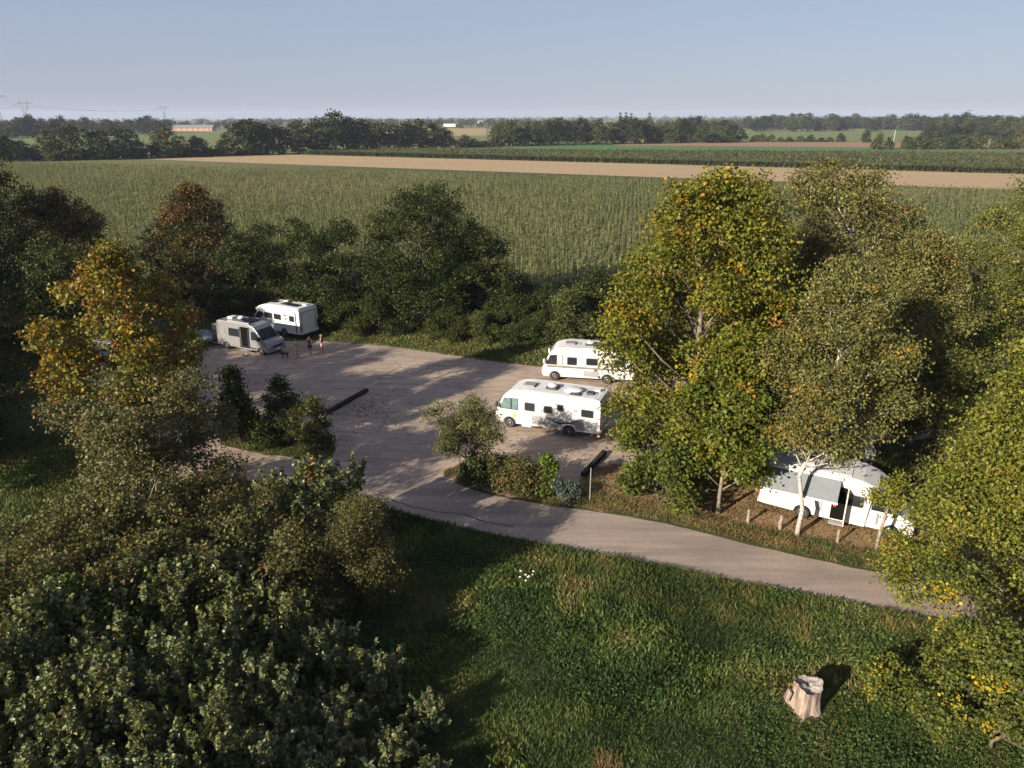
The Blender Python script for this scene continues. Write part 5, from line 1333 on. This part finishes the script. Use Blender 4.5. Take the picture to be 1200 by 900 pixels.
# ------------------------------------------------------------------ small things on the ground
def beam(a, b, label, w=0.30, h=0.26):
    a, b = Vector(a), Vector(b); c = (a + b) / 2; L = (b - a).length
    bm = bmesh.new()
    r = random.Random(int(L * 100))
    n = 12; rings = []
    for i in range(n + 1):
        xx = -L / 2 + L * i / n
        rings.append([bm.verts.new((xx + (r.uniform(-0.03, 0.03) if i in (0, n) else 0), yy * w / 2 + r.uniform(-0.02, 0.02), h * zz + r.uniform(-0.018, 0.018) * (zz > 0.3))) for yy, zz in ((-1, 0), (-1, 0.8), (-0.75, 1), (0.75, 1), (1, 0.8), (1, 0))])
    for i in range(n):
        for k in range(6): bm.faces.new((rings[i][k], rings[i][(k + 1) % 6], rings[i + 1][(k + 1) % 6], rings[i + 1][k]))
    bm.faces.new(rings[0]); bm.faces.new(rings[-1][::-1])
    bmesh.ops.recalc_face_normals(bm, faces=bm.faces[:])
    me = bpy.data.meshes.new('timber_beam'); bm.to_mesh(me); bm.free(); me.materials.append(M['old_timber'])
    o = link(bpy.data.objects.new('timber_beam', me)); o.location = (c.x, c.y, 0.012); o.rotation_euler = (0, 0, math.atan2(b.y - a.y, b.x - a.x))
    set_tags(o, label, 'beam')
beam(G(384, 485), G(430, 459), 'long black timber beam lying in the open gravel lot')
beam(G(683, 559), G(708, 532), 'black timber beam beside the maple and the metal pole')
def pole():
    x, y = G(691, 588)
    e = empty('marker_pole', (x, y, 0), 0, 'thin grey metal pole at the end of the earth bed', 'pole')
    MB().tube([(0, 0, -0.1), (0, 0, 1.95)], 0.03, 8).build('post', M['metal_grey'], e)
    MB().lathe([(0.036, 0), (0.036, 0.03), (0.01, 0.045)], (0, 0, 1.95), sides=8).build('cap', M['grey_plastic'], e)
pole()
def wood_post(px, py, h, r, label, tilt=0.03):
    x, y = G(px, py)
    rr = random.Random(px)
    m = MB()
    m.tube([(0, 0, -0.1), (rr.uniform(-tilt, tilt), rr.uniform(-tilt, tilt), h * 0.5), (rr.uniform(-tilt, tilt) * 2, rr.uniform(-tilt, tilt) * 2, h * 0.97), (rr.uniform(-tilt, tilt) * 2, 0, h)], [r * 1.05, r, r * 0.95, r * 0.75], 8)
    o = m.build('wooden_post', M['post_wood'], smooth=False)
    o.location = (x, y, 0.01); set_tags(o, label, 'post')
wood_post(876, 612.5, 0.72, 0.08, 'short weathered wooden post, second from the maple')
wood_post(914, 621, 0.75, 0.085, 'short weathered wooden post just beside the birch trunk')
wood_post(980.5, 636.5, 0.75, 0.065, 'short thin wooden post in front of the open motorhome door')
def sapling(px, py, h, r, label):
    x, y = G(px, py)
    e = empty('sapling', (x, y, 0), 0, label, 'tree')
    MB().tube([(0, 0, -0.1), (0.05, 0.02, h * 0.35), (0.13, 0.02, h * 0.7), (0.22, 0.05, h)], [r, r * 0.9, r * 0.75, r * 0.5], 8).build('trunk', M['post_wood'], e, smooth=True)
    tr, cr = gen_tree(int(px), h * 1.5, 0.9, h * 0.8, p_round, 6, 2200, 0.13, G_ASH, None, None, 0.35, 0.03, 'bark_grey')
    o = link(bpy.data.objects.new('crown', cr), e); o.location = (0.2, 0.05, 0)
    o = link(bpy.data.objects.new('branch', tr), e); o.location = (0.2, 0.05, 0)
    o.scale = (1, 1, 0.98)
sapling(1026, 645, 2.6, 0.085, 'slim sapling trunk standing in front of the motorhome cab door')
# stump
def stump():
    x, y = G(942, 832)
    e = empty('tree_stump', (x, y, 0), 0.0, 'big pale weathered tree stump standing in the meadow', 'stump')
    bm = bmesh.new(); r = random.Random(8)
    n = 40; rings = []
    lvl = [(-0.1, 1.28), (0.12, 1.16), (0.35, 1.04), (0.65, 0.97), (0.95, 0.95), (1.12, 0.97)]
    ph = [r.uniform(0, 6.28) for _ in range(4)]
    def rad(a, z):
        k = 1 + 0.09 * math.sin(3 * a + ph[0]) + 0.06 * math.sin(5 * a + ph[1]) + 0.035 * math.sin(9 * a + ph[2])
        root = max(0, 1 - z / 0.5) * 0.16 * math.sin(5 * a + ph[1])
        notch = -0.16 * math.exp(-((a - 4.05) / 0.16) ** 2)
        return 0.47 * (k + root + notch)
    for z, s in lvl:
        rings.append([bm.verts.new((rad(2 * math.pi * k / n, z) * s * math.cos(2 * math.pi * k / n), rad(2 * math.pi * k / n, z) * s * math.sin(2 * math.pi * k / n), z + (0.07 * math.sin(2 * math.pi * k / n * 2 + 1) + r.uniform(-0.02, 0.02) if z > 1 else 0))) for k in range(n)])
    inner = [bm.verts.new((v.co.x * 0.9, v.co.y * 0.9, v.co.z - 0.015)) for v in rings[-1]]
    rings.append(inner)
    for i in range(len(rings) - 1):
        for k in range(n): bm.faces.new((rings[i][k], rings[i][(k + 1) % n], rings[i + 1][(k + 1) % n], rings[i + 1][k]))
    me = bpy.data.meshes.new('bark'); bm.to_mesh(me); 
    bmesh.ops.recalc_face_normals(bm, faces=bm.faces[:]); bm.to_mesh(me)
    P = [v.co.copy() for v in inner]; bm.free()
    me.materials.append(M['stump_bark']); link(bpy.data.objects.new('bark', me), e)
    bm = bmesh.new(); rs = [[bm.verts.new((p.x * s, p.y * s, p.z + dz + r.uniform(-0.012, 0.012))) for p in P] for s, dz in ((1.0, -0.004), (0.85, -0.05), (0.6, -0.07), (0.3, -0.05))]
    for i in range(3):
        for k in range(n): bm.faces.new((rs[i][k], rs[i][(k + 1) % n], rs[i + 1][(k + 1) % n], rs[i + 1][k]))
    bm.faces.new(rs[3]); bmesh.ops.recalc_face_normals(bm, faces=bm.faces[:])
    me = bpy.data.meshes.new('cut_top'); bm.to_mesh(me); bm.free(); me.materials.append(M['stump_top']); link(bpy.data.objects.new('cut_top', me), e)
    # slab of torn wood leaning at its side
    MB().box((-0.62, 0.02, 0.62), (0.09, 0.22, 0.42), Matrix.Rotation(0.25, 3, 'Y')).build('torn_bark', M['stump_bark'], e, bevel=0.02)
stump()
# pale stone on the verge, blue-grey plant hummock, white flowers
def stone(px, py, s, label):
    x, y = G(px, py)
    bm = bmesh.new(); bmesh.ops.create_icosphere(bm, subdivisions=2, radius=s); r = random.Random(px)
    for v in bm.verts: v.co *= r.uniform(0.8, 1.1); v.co.z *= 0.7
    me = bpy.data.meshes.new('stone'); bm.to_mesh(me); bm.free(); me.materials.append(M['stone'])
    o = link(bpy.data.objects.new('stone', me)); o.location = (x, y, s * 0.35); set_tags(o, label, 'stone')
stone(1055, 653, 0.17, 'pale stone lying on the verge by the sapling')
x, y = G(664, 586)
put_tree('lavender_hummock', gen_tree(91, 0.75, 0.85, 0.05, p_bush, 7, 5200, 0.10, [(0.12, 0.15, 0.12), (0.09, 0.12, 0.095)], None, None, 0.25, 0.02, 'bark', stems=4, lobe=0.42), (x, y), 0, 'low blue-grey hummock plant near the metal pole', 'plant')
def flowers():
    x, y = G(617, 690)
    e = empty('flowering_plant', (x, y, 0), 0, 'tall wild plant with white flower heads in the meadow', 'plant')
    r = random.Random(2)
    st = MB(); hd = MB()
    for k in range(8):
        px, py, h = r.uniform(-0.3, 0.3), r.uniform(-0.3, 0.3), r.uniform(0.5, 0.85)
        st.tube([(px * 0.3, py * 0.3, 0), (px * 0.8, py * 0.8, h * 0.6), (px, py, h)], 0.008, 4)
        hd.lathe([(0.015, 0.0), (0.048, 0.014), (0.04, 0.03), (0.01, 0.034)], (px, py, h), sides=8)
    st.build('stem', plain('stem_green', (0.07, 0.1, 0.03)), e); hd.build('flower_head', M['flower_white'], e)
flowers()
# reed-brown tuft near the bottom edge
x, y = G(712, 898)
tuft = [(x + 0.55 * math.cos(k * 0.63), y + 0.45 * math.sin(k * 0.63)) for k in range(10)]
grass('brown_tuft', tuft, 420, 0.38, 0.010, [(0.20, 0.12, 0.05), (0.15, 0.12, 0.05), (0.25, 0.15, 0.07)], 'tuft of withered orange-brown grass in the meadow', seed=31, fade=lambda X, Y: np.clip(1.1 - np.hypot(X - x, Y - y) / 0.5, 0.05, 1))

# ------------------------------------------------------------------ far buildings, poles, pylons
def house(name, px, by, wpx, hpx, depth, wall, roof, label, cat='house', hip=0.35, rz=0.0, nwin=3, group=None):
    X, Y = G(px, by)
    z0 = float(terrain(np.float64(X), np.float64(Y)))
    w = wpx * Y / FPX; h = hpx * Y / FPX
    e = empty(name, (X, Y, z0), rz, label, cat, group)
    eave = h * (1 - hip)
    MB().box((0, 0, eave / 2 - 0.5), (w, depth, eave + 1)).build('wall', M[wall], e)
    MB().prism([(-depth / 2 - 0.4, eave), (0, h), (depth / 2 + 0.4, eave)], -w / 2 - 0.4, w / 2 + 0.4, xf=lambda v: Vector((v.y, v.x, v.z + 0.01))).build('roof', M[roof], e)
    for k in range(nwin):
        xx = -w / 2 + w * (k + 0.5) / nwin
        wn_ = MB().box((xx, -depth / 2 - 0.03, eave * 0.55), (min(1.6, w / nwin * 0.4), 0.08, min(1.5, eave * 0.4))).build('window', M['glass'], e)
    return e
house('long_barn', 222, 153.5, 55, 6.5, 16, 'wall_brick', 'roof_slate', 'long low pinkish barn with grey roof across the meadow', 'barn', 0.55, 0, 9)
house('house', 146, 154.5, 9, 8, 9, 'wall_white', 'roof_slate', 'white house among the trees near the long barn', nwin=3)
house('house', 106, 155, 8, 8, 9, 'wall_white', 'roof_tile', 'white house with brown roof in the trees behind the meadow', nwin=3)
house('farm_shed', 527, 149.5, 13, 3.6, 12, 'wall_white', 'roof_slate', 'long white shed on the distant slope', 'shed', 0.3, 0, 4)
house('house', 563, 148.5, 6, 5, 10, 'wall_cream', 'roof_slate', 'small pale house above the golden field', nwin=2)
house('house', 629.5, 164.5, 7, 6.5, 8, 'wall_cream', 'roof_tile', 'peach-coloured house half hidden in the wooded row', nwin=2)
house('house', 675.5, 164.3, 7, 6, 8, 'wall_cream', 'roof_slate', 'yellowish house at the foot of the wooded row', nwin=2)
house('house', 458, 158, 8, 8, 9, 'wall_white', 'roof_slate', 'grey-roofed house behind the stubble hedgerow', nwin=2)
house('house', 849, 155, 6, 7, 9, 'wall_brick', 'roof_tile', 'brick house by the pale pasture', nwin=2)
def post_far(px, by, ty, label):
    X, Y = G(px, by); z0 = float(terrain(np.float64(X), np.float64(Y))); h = TZ(ty, Y) - z0
    e = empty('utility_pole', (X, Y, z0), 0, label, 'pole')
    MB().tube([(0, 0, -0.5), (0, 0, h)], [0.14, 0.10], 6).build('post', M['wall_white'], e)
    MB().box((0, 0, h - 0.6), (2.4, 0.2, 0.25)).build('crossarm', M['steel_far'], e)
post_far(1047, 167, 152.5, 'white utility pole at the edge of the ploughed field')
post_far(837, 160, 144, 'white utility pole among the far trees')
def pylon(px, Y, h, label, s=1.0):
    X = PX(px, Y, 20)
    z0 = float(terrain(np.float64(X), np.float64(Y)))
    e = empty('electricity_pylon', (X, Y, z0), 0.1, label, 'pylon', None)
    m = MB(); t = 0.34 * s
    w0, w1 = h * 0.10, h * 0.035
    hb = h * 0.55
    legs = []
    for sx in (-1, 1):
        for sy in (-1, 1): m.tube([(sx * w0, sy * w0, -0.5), (sx * w1, sy * w1, hb)], t, 4)
    for k in range(6):
        za, zb = hb * k / 6, hb * (k + 1) / 6
        wa, wb = w0 + (w1 - w0) * k / 6, w0 + (w1 - w0) * (k + 1) / 6
        for sy in (-1, 1):
            m.tube([(-wa, sy * wa, za), (wb, sy * wb, zb)], t * 0.6, 3); m.tube([(wa, sy * wa, za), (-wb, sy * wb, zb)], t * 0.6, 3)
    m.build('tower', M['steel_far'], e)
    m = MB()
    for sx in (-1, 1):                      # V-shaped head
        m.tube([(sx * w1, 0, hb), (sx * h * 0.15, 0, h * 0.86)], t, 4); m.tube([(sx * w1 * 0.2, 0, hb), (sx * h * 0.09, 0, h * 0.86)], t * 0.7, 4)
        m.tube([(sx * h * 0.15, 0, h * 0.86), (sx * h * 0.13, 0, h)], t * 0.8, 4); m.tube([(sx * h * 0.09, 0, h * 0.86), (sx * h * 0.13, 0, h)], t * 0.7, 4)
    m.build('head', M['steel_far'], e)
    m = MB()
    m.tube([(-h * 0.30, 0, h * 0.87), (h * 0.30, 0, h * 0.87)], t, 4); m.tube([(-h * 0.30, 0, h * 0.87), (0, 0, h * 0.90), (h * 0.30, 0, h * 0.87)], t * 0.7, 4)
    m.build('crossarm', M['steel_far'], e)
    for sx in (-0.28, 0, 0.28): MB().tube([(sx * h, 0, h * 0.87), (sx * h, 0, h * 0.80)], t * 0.5, 4).build('insulator', M['steel_far'], e)
    return Vector((X, Y, z0)), h
a, ha = pylon(31, 1250, 47, 'lattice power pylon with V-shaped head above the far trees')
b, hb_ = pylon(-2, 1000, 52, 'taller lattice power pylon carrying the lines on from the V-headed one')
c_, hc = pylon(193, 2300, 54, 'faint far lattice pylon beyond the long barn', 1.3)
for p, hp, q, hq in ((a, ha, c_, hc), (a, ha, b, hb_)):
    for sx in (-0.28, 0.28):
        pts = []
        for k in range(13):
            u = k / 12; v = p.lerp(q, u)
            hh = (hp * (1 - u) + hq * u) * 0.80
            pts.append((v.x + sx * (hp * (1 - u) + hq * u), v.y, v.z + hh - 16 * 4 * u * (1 - u) * 0.5))
        o = MB().tube(pts, 0.13, 4).build('power_line', M['steel_far'])
        set_tags(o, 'thin power line slung between the lattice pylons', 'cable', 'power lines between the pylons')

# ------------------------------------------------------------------ haze
hz = MB().box((0, 0, 42), (19000, 19000, 96)).build('haze', None)
t = NT('haze')
t.n.remove(t.b)
pv = t.new('ShaderNodeVolumePrincipled')
pv.inputs['Color'].default_value = (0.64, 0.74, 0.92, 1)
pv.inputs['Density'].default_value = 0.00010
pv.inputs['Anisotropy'].default_value = 0.0
t.ln(pv.outputs[0], t.o.inputs['Volume'])
hz.data.materials.append(t.m)
set_tags(hz, 'thin bluish haze over the fields', None, None, 'stuff')
hz['label'] = 'thin bluish haze over the distant fields'
